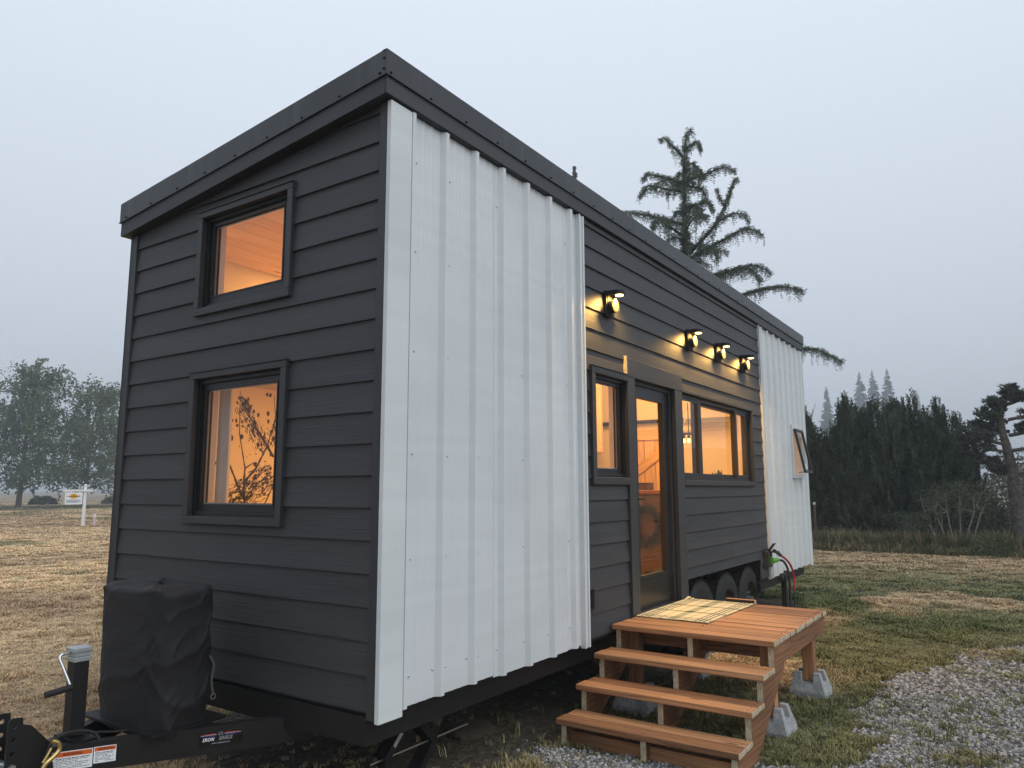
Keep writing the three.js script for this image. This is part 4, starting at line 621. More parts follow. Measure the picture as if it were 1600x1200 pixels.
{
  const nr = 170, na = 300, pos = [], col = [], uv = [], idx = [], r = (i) => (i === 0 ? 0 : 0.25 * Math.pow(1.0512, i) - 0.1);
  for (let i = 0; i <= nr; i++) for (let j = 0; j < na; j++) {
    const a = j / na * Math.PI * 2, q = r(i), x = 1.5 + q * Math.cos(a), z = 0.2 + q * Math.sin(a); const h = q > 18 ? 0.05 * Math.min(1, (q - 18) / 20) * (fbm(x * 0.06, z * 0.06, 371, 2) - 0.5) : 0;
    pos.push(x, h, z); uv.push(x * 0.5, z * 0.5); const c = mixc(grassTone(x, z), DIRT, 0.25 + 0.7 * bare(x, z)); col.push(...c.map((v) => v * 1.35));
  }
  for (let i = 0; i < nr; i++) for (let j = 0; j < na; j++) { const a = i * na + j, b = i * na + (j + 1) % na; idx.push(a, b, a + na, b, b + na, a + na); }
  const g = new THREE.BufferGeometry(); g.setAttribute('position', new THREE.BufferAttribute(new Float32Array(pos), 3)); g.setAttribute('color', new THREE.BufferAttribute(new Float32Array(col), 3)); g.setAttribute('uv', new THREE.BufferAttribute(new Float32Array(uv), 2)); g.setIndex(idx); g.computeVertexNormals();
  const t = tex(512, 512, (u, v) => { const k = 0.62 + 0.34 * vn(u * 128, v * 128, 381, 128, 128) * vn(u * 40, v * 40, 382, 40, 40) + 0.24 * vn(u * 60, v * 60, 383, 60, 60) - 0.1 * vn(u * 9, v * 9, 384, 9, 9); return [k, k, k]; });
  structure(mesh('ground', g, std([1, 1, 1], 0.97, { vertexColors: true, map: t, bumpMap: t, bumpScale: 0.03 })));
}
{ // gravel drive: a sheet with a ragged edge, loose stones on top
  const pos = [], idx = [], uv = [], st = 0.11, x0 = -8, x1 = 13, z0 = -0.6, z1 = 9, nx = Math.round((x1 - x0) / st), nz = Math.round((z1 - z0) / st), id = new Map();
  const vert = (i, j) => { const k = i * 1000 + j; if (!id.has(k)) { const x = x0 + i * st, z = z0 + j * st, gv = gravelAt(x, z); id.set(k, pos.length / 3); pos.push(x, gv < -0.02 ? -0.01 : 0.005, z); uv.push(x, z); } return id.get(k); };
  for (let i = 0; i < nx; i++) for (let j = 0; j < nz; j++) if (gravelAt(x0 + (i + 0.5) * st, z0 + (j + 0.5) * st) > -0.05) { const a = vert(i, j), b = vert(i, j + 1), c = vert(i + 1, j + 1), d = vert(i + 1, j); idx.push(a, b, c, a, c, d); }
  const g = new THREE.BufferGeometry(); g.setAttribute('position', new THREE.BufferAttribute(new Float32Array(pos), 3)); g.setAttribute('uv', new THREE.BufferAttribute(new Float32Array(uv), 2)); g.setIndex(idx); g.computeVertexNormals();
  const cell = (u, v, n, s) => { const x = u * n, y = v * n, xi = Math.floor(x), yi = Math.floor(y); let b = 9, w = 0; for (let dx = -1; dx < 2; dx++) for (let dy = -1; dy < 2; dy++) { const cx = ((xi + dx) % n + n) % n, cy = ((yi + dy) % n + n) % n, d = Math.hypot(xi + dx + hash(cx, cy, s) - x, yi + dy + hash(cx, cy, s + 1) - y); if (d < b) { b = d; w = hash(cx, cy, s + 2); } } return [b, w]; };
  const t = tex(512, 512, (u, v) => { const [b, w] = cell(u, v, 44, 391); const k = (0.42 + 0.40 * w) * (1 - 0.45 * sstep(0.3, 0.75, b)); return [k, k * 0.995, k * 0.98]; });
  structure(mesh('gravel_drive', g, std([0.62, 0.62, 0.63], 0.95, { map: t, bumpMap: t, bumpScale: 0.012 })));
}
const M4 = new THREE.Matrix4(), Q4 = new THREE.Quaternion(), E4 = new THREE.Euler();
function instanced(name, geo, mat, list, label, category) { // list: [x, y, z, rx, ry, rz, sx, sy, sz, r, g, b]
  const m = new THREE.InstancedMesh(geo, mat, list.length), c = new THREE.Color();
  list.forEach((q, i) => { Q4.setFromEuler(E4.set(q[3], q[4], q[5])); M4.compose(V(q[0], q[1], q[2]), Q4, V(q[6], q[7], q[8])); m.setMatrixAt(i, M4); m.setColorAt(i, c.setRGB(q[9], q[10], q[11])); });
  m.name = numbered(name); m.castShadow = m.receiveShadow = true; scene.add(m); return tag(m, label, category, null, 'stuff');
}
const D2R = Math.PI / 180;
function tuftGeo(n, seed, lean) {
  const g = rng(seed), pos = [];
  for (let i = 0; i < n; i++) { const a = g() * 6.283, r = 0.018 * Math.sqrt(g()), bx_ = r * Math.cos(a), bz = r * Math.sin(a), d = g() * 6.283, l = lean * (0.3 + g()), h = 0.55 + 0.45 * g(), w = 0.0022 + 0.0016 * g(), px = -Math.sin(d) * w, pz = Math.cos(d) * w;
    const m = [bx_ + Math.cos(d) * l * 0.35, h * 0.6, bz + Math.sin(d) * l * 0.35], t = [bx_ + Math.cos(d) * l, h * (1 - 0.25 * g()), bz + Math.sin(d) * l];
    pos.push(bx_ - px, 0, bz - pz, bx_ + px, 0, bz + pz, m[0] + px * 0.8, m[1], m[2] + pz * 0.8, bx_ - px, 0, bz - pz, m[0] + px * 0.8, m[1], m[2] + pz * 0.8, m[0] - px * 0.8, m[1], m[2] - pz * 0.8, m[0] - px * 0.8, m[1], m[2] - pz * 0.8, m[0] + px * 0.8, m[1], m[2] + pz * 0.8, ...t); }
  const q = new THREE.BufferGeometry(); q.setAttribute('position', new THREE.BufferAttribute(new Float32Array(pos), 3)); q.computeVertexNormals(); return q;
}
const bladeMat = std([1, 1, 1], 0.85, { side: THREE.DoubleSide });
function grass(name, n, az0, az1, r0, r1, seed, hgt, label, keep, lush = 1) {
  const g = rng(seed), L = [[], []];
  for (let i = 0; i < n; i++) {
    const a = lerp(az0, az1, g()) * D2R, r = r0 * Math.pow(r1 / r0, g()), x = EYE.x + r * Math.cos(a), z = EYE.z + r * Math.sin(a), t = g();
    if (x > -0.02 && x < HL && z < 0.0 && z > -HW && g() < 0.72) continue;
    if (gravelAt(x, z) > (g() < 0.06 || (fbm(x * 1.7, z * 1.7, 491, 3) > 0.66 && g() < 0.6) ? 1.4 : -0.02) || bare(x, z) > 0.25 + 0.8 * t || !keep(x, z)) continue;
    const k = Math.max(1, r / 6.5), c = grassTone(x, z), b = 0.75 + 0.65 * g(), pale = g() < 0.12 ? 1.5 : 1, gr = g();
    const cl = fbm(x * 2.6, z * 2.6, 481, 2), len = hgt * lerp(0.65, 1.5, sstep(0.3, 0.75, cl)) * (0.55 + 0.75 * g()) * (c[1] > c[0] ? 1.25 : 1) * Math.min(1.5, Math.pow(k, 0.25));
    L[i % 2].push([x, -0.004, z, 0, g() * 6.28, 0, k * (0.9 + 0.5 * g()), len, k * (0.9 + 0.5 * g()), c[0] * b * pale * 1.28, c[1] * b * pale * 1.26 * (gr < 0.12 ? 1.15 : 1), c[2] * b * pale * 1.2]);
  }
  instanced(name, tuftGeo(8, seed + 1, 0.030), bladeMat, L[0], label); instanced(name, tuftGeo(8, seed + 2, 0.045), bladeMat, L[1], label);
}
grass('dry_grass', 270000, -77, -43, 1.6, 115, 401, 0.050, 'short dry straw-coloured grass of the mown field', (x, z) => x < 0.3 || z < -HW || true);
grass('lawn_grass', 210000, -27, 9, 3.2, 40, 411, 0.048, 'patchy green and tan lawn beside the house', (x, z) => true);
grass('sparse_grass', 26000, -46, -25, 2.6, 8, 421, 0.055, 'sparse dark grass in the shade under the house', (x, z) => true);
{ // loose stones
  const g = rng(431), base = new THREE.IcosahedronGeometry(1, 0), p = base.attributes.position, L = [[], []];
  const geo = [0, 1].map((s) => { const q = base.clone(), w = q.attributes.position; for (let i = 0; i < w.count; i++) { const h = (k) => 0.75 + 0.5 * hash(Math.round(p.getX(i) * 50) + k, Math.round(p.getY(i) * 50) * 7 + Math.round(p.getZ(i) * 50), 440 + s); w.setXYZ(i, p.getX(i) * h(1), p.getY(i) * h(2) * 0.7, p.getZ(i) * h(3)); } q.computeVertexNormals(); return q; });
  for (let i = 0; i < 150000; i++) { const a = lerp(-34, 10, g()) * D2R, r = 2.2 * Math.pow(14 / 2.2, g()), x = EYE.x + r * Math.cos(a), z = EYE.z + r * Math.sin(a), e = gravelAt(x, z); if (e < (g() < 0.04 ? -0.35 : -0.01) - 0.06 * g() || (x > 2.0 && x < 4.1 && z < 1.2)) continue;
    const s = (0.0045 + 0.009 * Math.pow(g(), 1.6)) * Math.max(1, Math.pow(r / 4.5, 0.8)), k = 0.085 + 0.40 * Math.pow(g(), 1.4), w = 0.98 + 0.08 * g();
    L[i % 2].push([x, 0.004 + s * 0.3, z, g() * 6, g() * 6, g() * 6, s, s, s, k * w, k, k * (2 - w) * 0.99]); }
  geo.forEach((q, i) => instanced('gravel_stones', q, std([1, 1, 1], 0.85), L[i], 'loose grey gravel of the drive'));
}
{ // a dirt lump and flat stone under the house
  const q = new THREE.IcosahedronGeometry(1, 3), w = q.attributes.position; for (let i = 0; i < w.count; i++) { const x = w.getX(i), y = w.getY(i), z = w.getZ(i), k = 0.8 + 0.4 * fbm(x * 2 + 5, z * 2 + y * 2, 451, 3); w.setXYZ(i, x * k * 0.19, y * k * 0.055, z * k * 0.16); } q.computeVertexNormals();
  const m = mesh('dirt_mound', uvm(q), std([0.11, 0.080, 0.058], 0.97, { map: concMap, bumpMap: concMap, bumpScale: 0.02 })); m.position.set(1.55, 0.005, -0.62); tag(m, 'low mound of bare brown earth under the house', 'mound');
}
// ---------------------------------------------------------------- trees, shrubs and things in the distance
class Leaves { constructor() { this.p = []; this.c = []; }
  tri(a, b, c, k) { this.p.push(a.x, a.y, a.z, b.x, b.y, b.z, c.x, c.y, c.z); this.c.push(...k, ...k, ...k); }
  leaf(o, d, w, l, k) { const s = V(d.z, 0.2, -d.x).cross(d).normalize().multiplyScalar(w / 2), m = o.clone().addScaledVector(d, l * 0.45); this.tri(o, m.clone().add(s), o.clone().addScaledVector(d, l), k); this.tri(o, o.clone().addScaledVector(d, l), m.sub(s), k); }
  build() { const g = new THREE.BufferGeometry(); g.setAttribute('position', new THREE.BufferAttribute(new Float32Array(this.p), 3)); g.setAttribute('color', new THREE.BufferAttribute(new Float32Array(this.c), 3)); g.computeVertexNormals(); return g; } }
const leafMat = new THREE.MeshPhysicalMaterial({ color: 0xffffff, vertexColors: true, roughness: 0.8, side: THREE.DoubleSide, transmission: 0.22, thickness: 0 });
const needleMat = std([1, 1, 1], 0.85, { vertexColors: true, side: THREE.DoubleSide });
const barkMap = tex(128, 128, (u, v) => { const k = 0.5 + 0.5 * vn(u * 24, v * 6, 501, 24, 6) * vn(u * 9, v * 30, 502, 9, 30) + 0.15 * vn(u * 40, v * 40, 503, 40, 40); return [k, k * 0.96, k * 0.92]; }, true, [4, 2]);
const bark = std([0.22, 0.19, 0.16], 0.95, { map: barkMap }), darkBark = std([0.07, 0.06, 0.05], 0.95, { map: barkMap }), greyBark = std([0.21, 0.20, 0.19], 0.95, { map: barkMap }), palestem = std([0.55, 0.52, 0.46], 0.9, { map: barkMap });
function limb(pts, r0, r1, seg = 10, rad = 6) { const c = new THREE.CatmullRomCurve3(pts), g = new THREE.TubeGeometry(c, seg, 1, rad, false), p = g.attributes.position, n = seg + 1;
  for (let i = 0; i < p.count; i++) { const k = Math.floor(i / (rad + 1)), t = k / seg, o = c.getPointAt(t), r = lerp(r0, r1, t); p.setXYZ(i, o.x + (p.getX(i) - o.x) * r, o.y + (p.getY(i) - o.y) * r, o.z + (p.getZ(i) - o.z) * r); } return g; }
const rv = (g) => { const a = g() * 6.283, z = 2 * g() - 1, s = Math.sqrt(1 - z * z); return V(s * Math.cos(a), z, s * Math.sin(a)); };

function broadTree(name, label, pos, H, Rd, seed, tint, wind, skirt = 0.12, leafN = 1) {
  const t = thing(name, label, 'tree', pos, 0, 'trees beyond the field'), g = rng(seed), wood = [], L = new Leaves(), top = V(wind * 0.10 * H, H * 0.93, 0.3);
  const trunk = [V(0, -0.1, 0), V(0.1, H * 0.3, 0.1), V(wind * 0.03 * H, H * 0.62, -0.1), top]; wood.push(limb(trunk, H * 0.021, H * 0.004, 14, 8)); const tc = new THREE.CatmullRomCurve3(trunk);
  const clump = (c, r, n) => { const tone = 0.65 + 0.7 * g(), yl = g() < 0.15 ? 1.35 : 1; for (let i = 0; i < n; i++) { const o = c.clone().addScaledVector(rv(g), r * Math.pow(g(), 0.5)), d = rv(g); d.y -= 0.35; d.x += wind * 0.35; d.normalize(); const b = tone * (0.75 + 0.5 * g()); L.leaf(o, d, 0.11 + 0.08 * g(), 0.20 + 0.14 * g(), [tint[0] * b * yl, tint[1] * b * (1 + (yl - 1) * 0.6), tint[2] * b]); } };
  const nL = 54; for (let i = 0; i < nL; i++) {
    const f = skirt + (0.97 - skirt) * Math.pow((i + g()) / nL, 0.85), o = tc.getPointAt(clamp(f * 0.98)), a = i * 2.4 + g(), env = Rd * Math.pow(Math.max(0.02, 1 - Math.pow(Math.abs(f - 0.36) / 0.68, 2.1)), 0.62) * (0.62 + 0.5 * g()), up = lerp(0.15, 1.5, f * f) + 0.3 * g();
    const e = o.clone().add(V(Math.cos(a) * env + wind * env * 0.22 * f, env * up * (f > 0.75 ? 0.9 : 0.55), Math.sin(a) * env)); const m = o.clone().lerp(e, 0.5); m.y += env * 0.12; wood.push(limb([o, m, e], H * 0.007 * (1.1 - f), 0.02, 6, 5)); const bc = new THREE.CatmullRomCurve3([o, m, e]);
    const nb = Math.round((9 + env * 3.0)); for (let k = 0; k < nb; k++) { const q = bc.getPointAt(0.22 + 0.78 * Math.pow(g(), 0.8)), d = rv(g); d.y = d.y * 0.55 - 0.12; q.addScaledVector(d, 0.25 + 0.28 * env * g()); clump(q, 0.34 + 0.28 * g(), Math.round(11 * leafN * (f > 0.7 ? 0.55 : 1))); if (g() < 0.35) { const dr = q.clone(); for (let s = 0; s < 3; s++) { dr.y -= 0.28; dr.x += wind * 0.10; clump(dr, 0.16, 5); } } }
  }
  for (let i = 0; i < 22; i++) { const s = tc.getPointAt(0.66 + 0.30 * g()).add(V((g() - 0.5) * Rd * 0.9, 0, (g() - 0.5) * Rd * 0.8)), l = 1.5 + 2.3 * g(), e1 = s.clone().add(V(0.25 * (g() - 0.3), l * 0.75, 0)), e2 = e1.clone().add(V(wind * (0.5 + 0.6 * g()), 0.22, 0.1)); wood.push(limb([s, e1, e2], 0.035, 0.012, 8, 4)); const c = new THREE.CatmullRomCurve3([s, e1, e2]); for (let k = 0; k < 11; k++) clump(c.getPointAt(0.12 + 0.88 * k / 10), 0.09 + 0.20 * (1 - k / 11), 5); }
  mesh('trunk', merge(wood), bark, t); mesh('crown', L.build(), leafMat, t); return t;
}
broadTree('field_tree', 'full grey-green tree at the left edge beyond the sign', [30.9, 0, -78.6], 13.4, 4.7, 601, [0.088, 0.122, 0.066], 0.75);
broadTree('field_tree', 'looser wind-bent tree between the sign and the house', [36.0, 0, -76.4], 12.2, 4.1, 602, [0.095, 0.124, 0.058], 0.65, 0.16, 0.62);
broadTree('field_tree', 'tree cut off by the left picture edge', [23.8, 0, -82.5], 12.6, 4.4, 603, [0.078, 0.105, 0.062], 0.8);
broadTree('field_tree', 'tree mostly hidden behind the left corner of the house', [41.4, 0, -75.6], 12.8, 4.2, 604, [0.085, 0.112, 0.058], 0.7);

function bush(name, label, pos, rx, ry, seed, tint, n, lw, ll, group, mat = leafMat) {
  const t = thing(name, label, 'shrub', pos, 0, group), g = rng(seed), L = new Leaves(), wood = [];
  for (let i = 0; i < 9; i++) { const a = g() * 6.28, e = V(Math.cos(a) * rx * 0.7, ry * (0.6 + 0.5 * g()), Math.sin(a) * rx * 0.7); wood.push(limb([V(0.1 * Math.cos(a), -0.02, 0.1 * Math.sin(a)), V(e.x * 0.3, e.y * 0.5, e.z * 0.3), e], 0.025 + rx * 0.01, 0.008, 6, 5)); }
  for (let i = 0; i < n; i++) { const d = rv(g); d.y = Math.abs(d.y) * 1.0; const k = 0.6 + 0.4 * Math.pow(g(), 0.4), bump = 0.82 + 0.36 * fbm(d.x * 2.3 + 7, d.z * 2.3 + d.y * 2, seed, 2), o = V(d.x * rx * k * bump, 0.04 + d.y * ry * k * bump, d.z * rx * k * bump), q = rv(g).add(d.clone().multiplyScalar(0.7)).normalize(), b = 0.65 + 0.7 * g(); L.leaf(o, q, lw * (0.7 + 0.6 * g()), ll * (0.7 + 0.6 * g()), tint.map((v) => v * b)); }
  mesh('stems', merge(wood), bark, t); mesh('foliage', L.build(), mat, t); return t;
}
[[26.5, -86.5, 1.6, 1.15, 'dark low bush at the left picture edge under the trees'], [38.4, -90.5, 1.35, 0.9, 'low dark bush between the two field tree trunks'], [45.2, -88.0, 1.2, 0.85, 'low dark bush right of the sign under the trees'], [30.5, -92.5, 1.0, 0.8, 'small dark bush far behind the leftmost trunk']].forEach(([x, z, rx, ry, l], i) => bush('field_bush', l, [x, 0, z], rx, ry, 621 + i, [0.040, 0.052, 0.032], 900, 0.16, 0.28, 'low bushes under the trees'));

{ // weeping cedar behind the house
  const base = V(20.62, 0, -6.05), t = thing('weeping_cedar', 'tall drooping cedar rising behind the house roof', 'tree', base.toArray()), g = rng(641), wood = [], L = new Leaves(), RX = V(0.562, 0, 0.827), RZ = V(-0.827, 0, 0.562);
  const at = (s, y, d = 0) => V(0, y, 0).addScaledVector(RX, s).addScaledVector(RZ, d);
  const G = [0.074, 0.098, 0.056];
  const strand = (o, l) => { const n = Math.max(2, Math.round(l / 0.075)), q = o.clone(), dr = V((g() - 0.5) * 0.35, -1, (g() - 0.5) * 0.35).normalize(); for (let i = 0; i < n; i++) { const w = 1 - 0.55 * i / n; for (let k = 0; k < 4; k++) { const d = rv(g); d.y = d.y * 0.4 - 0.75; d.normalize(); const b = 0.55 + 0.8 * g(); L.leaf(q, d, 0.020, (0.09 + 0.06 * g()) * w, G.map((v) => v * b)); } q.addScaledVector(dr, 0.075); } };
  const branch = (pts, r, dens, len) => { wood.push(limb(pts, r, 0.012, 12, 6)); const c = new THREE.CatmullRomCurve3(pts), l = c.getLength(), n = Math.round(l * dens); for (let i = 0; i < n; i++) { const f = 0.06 + 0.94 * (i + g()) / n, o = c.getPointAt(Math.min(1, f)), side = (g() - 0.5) * 0.95 * Math.min(1, l * 0.5) * (1.1 - 0.75 * f), tg = c.getTangentAt(Math.min(1, f)), sd = V(-tg.z, 0, tg.x).normalize(); o.addScaledVector(sd, side); o.y -= Math.abs(side) * 0.15 - 0.05 * g(); strand(o, len * (0.2 + 1.25 * g() * g()) * (1.15 - 0.45 * f)); if (g() < 0.8) for (let k = 0; k < 5; k++) { const d = rv(g); d.y = Math.abs(d.y) * 0.3; L.leaf(o, d.normalize(), 0.022, 0.12, G.map((v) => v * (0.7 + 0.7 * g()))); } } };
  const tr = [at(0, -0.1), at(-0.08, 4), at(-0.05, 8.5), at(0.0, 11.6), at(0.08, 13.3), at(0.26, 14.1), at(0.36, 13.95)]; wood.push(limb(tr, 0.30, 0.012, 40, 8)); const tc = new THREE.CatmullRomCurve3(tr);
  for (let i = 0; i < 120; i++) { const f = 0.45 + 0.55 * i / 119, o = tc.getPointAt(f); for (let k = 0; k < 3; k++) { const q = o.clone().addScaledVector(rv(g), 0.10 + 0.12 * (1 - f)); strand(q, 0.18 + 0.22 * g()); } }
  // [side at tip, height at root, height at arch, height at tip, depth at tip]
  const B = [[-0.85, 13.0, 13.55, 13.45, 0.3, 0.32], [-1.35, 12.05, 12.55, 12.35, -0.5, 0.42], [-1.68, 11.75, 11.65, 11.25, 0.8, 0.40], [-2.15, 10.55, 11.1, 11.05, -0.3, 0.55], [-1.35, 10.1, 10.45, 10.1, 0.9, 0.6], [-1.9, 9.6, 9.9, 9.4, -0.7, 0.6], [-2.6, 8.9, 9.3, 8.7, 0.5, 0.6],
    [0.55, 13.25, 13.4, 13.05, 0.3, 0.3], [1.68, 12.1, 12.45, 12.25, 0.4, 0.36], [0.95, 12.0, 12.05, 11.55, -0.6, 0.4], [0.75, 11.2, 11.1, 10.7, 0.8, 0.42], [2.45, 9.3, 10.25, 10.0, 0.5, 0.55], [1.3, 9.9, 9.95, 9.5, -0.8, 0.5], [2.95, 8.4, 9.2, 8.95, -0.3, 0.55], [2.2, 8.6, 8.8, 8.3, 0.9, 0.55], [3.75, 7.6, 8.3, 8.1, 0.4, 0.5], [3.1, 7.0, 7.5, 6.9, -0.9, 0.5], [4.9, 5.4, 6.2, 5.75, 0.3, 0.55], [-3.2, 7.6, 8.1, 7.2, 0.2, 0.6]];
  for (const [s, y0, ym, y1, d, len] of B) { branch([at(0.0, y0), at(s * 0.45, lerp(y0, ym, 0.62), d * 0.5), at(s * 0.82, ym, d * 0.9), at(s, y1, d)], 0.045 + 0.010 * Math.abs(s), 48, len); }
  const sec = [at(0.1, 9.55), at(0.85, 10.35, 0.5), at(1.25, 11.1, 0.5), at(1.62, 12.0, 0.5), at(1.66, 11.9, 0.5)]; branch(sec, 0.07, 46, 0.42);
  branch([at(1.0, 10.5, 0.5), at(1.5, 10.75, 0.5), at(1.9, 10.7, 0.5), at(2.0, 10.45, 0.5)], 0.03, 40, 0.4); branch([at(1.2, 11.0, 0.5), at(1.0, 11.5, 0.5), at(0.95, 11.65, 0.5)], 0.02, 34, 0.3);
  for (let i = 0; i < 52; i++) { const y = 4 + 8.8 * g(), a = g() * 6.283, l = (0.7 + 1.5 * g()) * lerp(1.25, 0.5, (y - 4) / 8.4); branch([at(0, y), at(Math.cos(a) * l * 0.5, y + 0.25, Math.sin(a) * l * 0.5), at(Math.cos(a) * l, y - 0.05, Math.sin(a) * l)], 0.03, 32, 0.45); }
  mesh('trunk', merge(wood), darkBark, t); mesh('crown', L.build(), needleMat, t);
}
function pineShrub(x, z, H, R, seed, label) { // upright candle-like shoots on a dome
  const t = thing('pine_shrub', label, 'shrub', [x, 0, z], 0, 'dense dark pine hedge'), g = rng(seed), L = new Leaves(), wood = [], C = [0.054, 0.076, 0.042];
  const shoot = (o, d, l) => { const n = Math.round(l / 0.028), tone = 0.4 + 1.2 * g() * g(); for (let i = 0; i < n; i++) { const f = i / n, q = o.clone().addScaledVector(d, l * f); for (let k = 0; k < 2; k++) { const e = rv(g); e.addScaledVector(d, 1.15).normalize(); const b = tone * (0.7 + 0.6 * g()); L.leaf(q, e, 0.030, 0.125 * (1 - 0.35 * f), C.map((v) => v * b)); } } };
  for (let i = 0; i < 16; i++) { const a = g() * 6.28, r = R * 0.75 * Math.sqrt(g()); wood.push(limb([V(0.15 * Math.cos(a), -0.05, 0.15 * Math.sin(a)), V(r * 0.6 * Math.cos(a), H * 0.35, r * 0.6 * Math.sin(a)), V(r * Math.cos(a), H * 0.8, r * Math.sin(a))], 0.06, 0.015, 8, 5)); }
  const leaders = Array.from({ length: 9 }, () => ({ a: g() * 6.28, r: R * 0.72 * Math.sqrt(g()), h: 0.80 + 0.25 * g() })); leaders[0] = { a: 0, r: 0.05, h: 1.04 };
  for (let i = 0; i < 1050; i++) { // shoots gather on leaders
    const ld = leaders[Math.floor(g() * leaders.length)], cx = ld.r * Math.cos(ld.a), cz = ld.r * Math.sin(ld.a), y = Math.pow(g(), 0.72), hh = H * ld.h * (1 - 0.22 * Math.pow(ld.r / R, 2)), w = R * 0.80 * Math.pow(1 - y, 0.6) + 0.05, a = g() * 6.28, rr = w * Math.sqrt(g());
    const o = V(cx + rr * Math.cos(a), 0.15 + y * hh - 0.3, cz + rr * Math.sin(a)), d = V(Math.cos(a) * 0.62 * (1.05 - y), 1, Math.sin(a) * 0.62 * (1.05 - y)).normalize(); shoot(o, d, 0.26 + 0.30 * g()); }
  mesh('branches', merge(wood), darkBark, t); mesh('crown', L.build(), needleMat, t);
}
[[22.4, -4.4, 3.5, 1.3, 'dark pine shrub just behind the far corner of the house'], [21.6, -2.75, 3.75, 1.2, 'dark pine shrub at the house end of the hedge'], [22.3, -1.65, 4.25, 1.2, 'dark pine shrub second from the house in the hedge'], [21.5, -0.70, 4.05, 1.1, 'broad dark pine shrub in the middle of the hedge'], [22.4, 0.10, 4.2, 1.0, 'pointed dark pine shrub right of the hedge middle'], [21.7, 0.82, 3.85, 0.8, 'tall dark pine shrub near the open end of the hedge'], [21.9, 1.42, 2.75, 0.42, 'lowest dark pine shrub at the open end of the hedge']].forEach(([x, z, H, R, l], i) => pineShrub(x, z, H, R, 661 + i, l));

{ // layered cedar at the right edge
  const t = thing('layered_cedar', 'cedar with flat branch layers at the right picture edge', 'tree', [20.2, 0, 2.55]), g = rng(681), wood = [], L = new Leaves(), C = [0.046, 0.054, 0.040];
  const tr = [V(0, -0.1, 0.08), V(0, 1.2, 0.02), V(0, 2.4, -0.04), V(0, 3.3, -0.16), V(0, 4.0, -0.1)]; wood.push(limb(tr, 0.23, 0.05, 14, 10));
  const pad = (o, rx, rz, n) => { for (let i = 0; i < n; i++) { const a = g() * 6.28, r = Math.sqrt(g()), q = V(o.x + rx * r * Math.cos(a), o.y + 0.24 * (g() - 0.5), o.z + rz * r * Math.sin(a)); for (let k = 0; k < 7; k++) { const d = rv(g); d.y = Math.abs(d.y) * 0.9 + 0.15; d.normalize(); const b = 0.6 + 0.8 * g(); L.leaf(q, d, 0.032, 0.10 + 0.06 * g(), C.map((v) => v * b)); } } };
  const arms = [[-1.05, 2.55, 2.95], [-0.98, 2.15, 2.62], [-0.55, 3.35, 3.55], [-0.75, 3.1, 3.3], [-0.55, 2.0, 2.25], [0.7, 3.0, 3.2], [1.2, 2.6, 2.9], [0.9, 3.4, 3.7], [1.3, 2.0, 2.3], [-0.3, 3.65, 3.85], [0.4, 3.8, 4.0], [0.1, 3.95, 4.15], [-0.9, 2.75, 3.08]];
  for (const [z, y0, y1] of arms) { const x = (g() - 0.5) * 0.9, e = V(x, y1, z), m = V(x * 0.5, lerp(y0, y1, 0.35), z * 0.5); wood.push(limb([V(0, y0, 0), m, e], 0.05, 0.018, 8, 6)); const c = new THREE.CatmullRomCurve3([V(0, y0, 0), m, e]); for (let k = 0; k < 7; k++) { const q = c.getPointAt(0.38 + 0.62 * k / 6); q.y += 0.05; q.z += (g() - 0.5) * 0.16; q.y += (g() - 0.5) * 0.12; pad(q, 0.22 + 0.18 * g(), 0.08 + 0.13 * g(), 17); } }
  for (let i = 0; i < 16; i++) { const y = 1.1 + 1.6 * g(), a = g() * 6.28, l = 0.3 + 0.5 * g(); wood.push(limb([V(0, y, 0), V(l * 0.6 * Math.cos(a), y + 0.02, l * 0.6 * Math.sin(a)), V(l * Math.cos(a), y - 0.06, l * Math.sin(a))], 0.02, 0.006, 6, 4)); }
  mesh('trunk', merge(wood), greyBark, t); mesh('crown', L.build(), needleMat, t);
}
function stemShrub(label, pos, H, Wd, seed, nst, tint) {
  const t = thing('stem_shrub', label, 'shrub', pos, 0, 'shrubs with bare pale stems'), g = rng(seed), wood = [], L = new Leaves();
  for (let i = 0; i < nst; i++) { const z = (i / (nst - 1) - 0.5) * Wd * 0.9, x = (g() - 0.5) * 0.5, b = V(x * 0.3, -0.02, z * 0.45), m1 = V(x * 0.6, H * 0.35, z * (0.6 + 0.3 * g())), m2 = V(x, H * 0.68, z * 1.05 + 0.12 * (g() - 0.5)); wood.push(limb([b, m1, m2, V(x * 1.2, H * 0.93, z * 1.25)], 0.028, 0.008, 12, 5));
    for (let k = 0; k < 3; k++) { const e = V(x + (g() - 0.5) * 0.6, H * (0.62 + 0.45 * g()), z * 1.1 + (g() - 0.5) * 0.7); wood.push(limb([k ? m2 : m1, m2.clone().lerp(e, 0.4 + 0.1 * g()), e], 0.014, 0.005, 7, 4)); for (let q = 0; q < 60; q++) { const o = e.clone().add(V((g() - 0.5) * 0.55, (g() - 0.45) * 0.42, (g() - 0.5) * 0.5)), d = rv(g); d.y = d.y * 0.5 + 0.1; const bb = 0.65 + 0.75 * g(); L.leaf(o, d.normalize(), 0.035, 0.10, tint.map((v) => v * bb)); } } }
  mesh('stems', merge(wood), palestem, t); mesh('foliage', L.build(), leafMat, t);
}
stemShrub('tall shrub with bare pale forked stems before the hedge end', [19.6, 0, 1.22], 1.55, 1.35, 691, 6, [0.070, 0.082, 0.040]);
stemShrub('low twiggy shrub at the foot of the hedge', [19.9, 0, 0.42], 0.85, 0.7, 692, 4, [0.060, 0.074, 0.036]);
bush('round_shrub', 'dark round shrub behind the pale bare stems', [21.0, 0, 1.75], 0.72, 1.55, 693, [0.060, 0.075, 0.044], 2800, 0.05, 0.11);
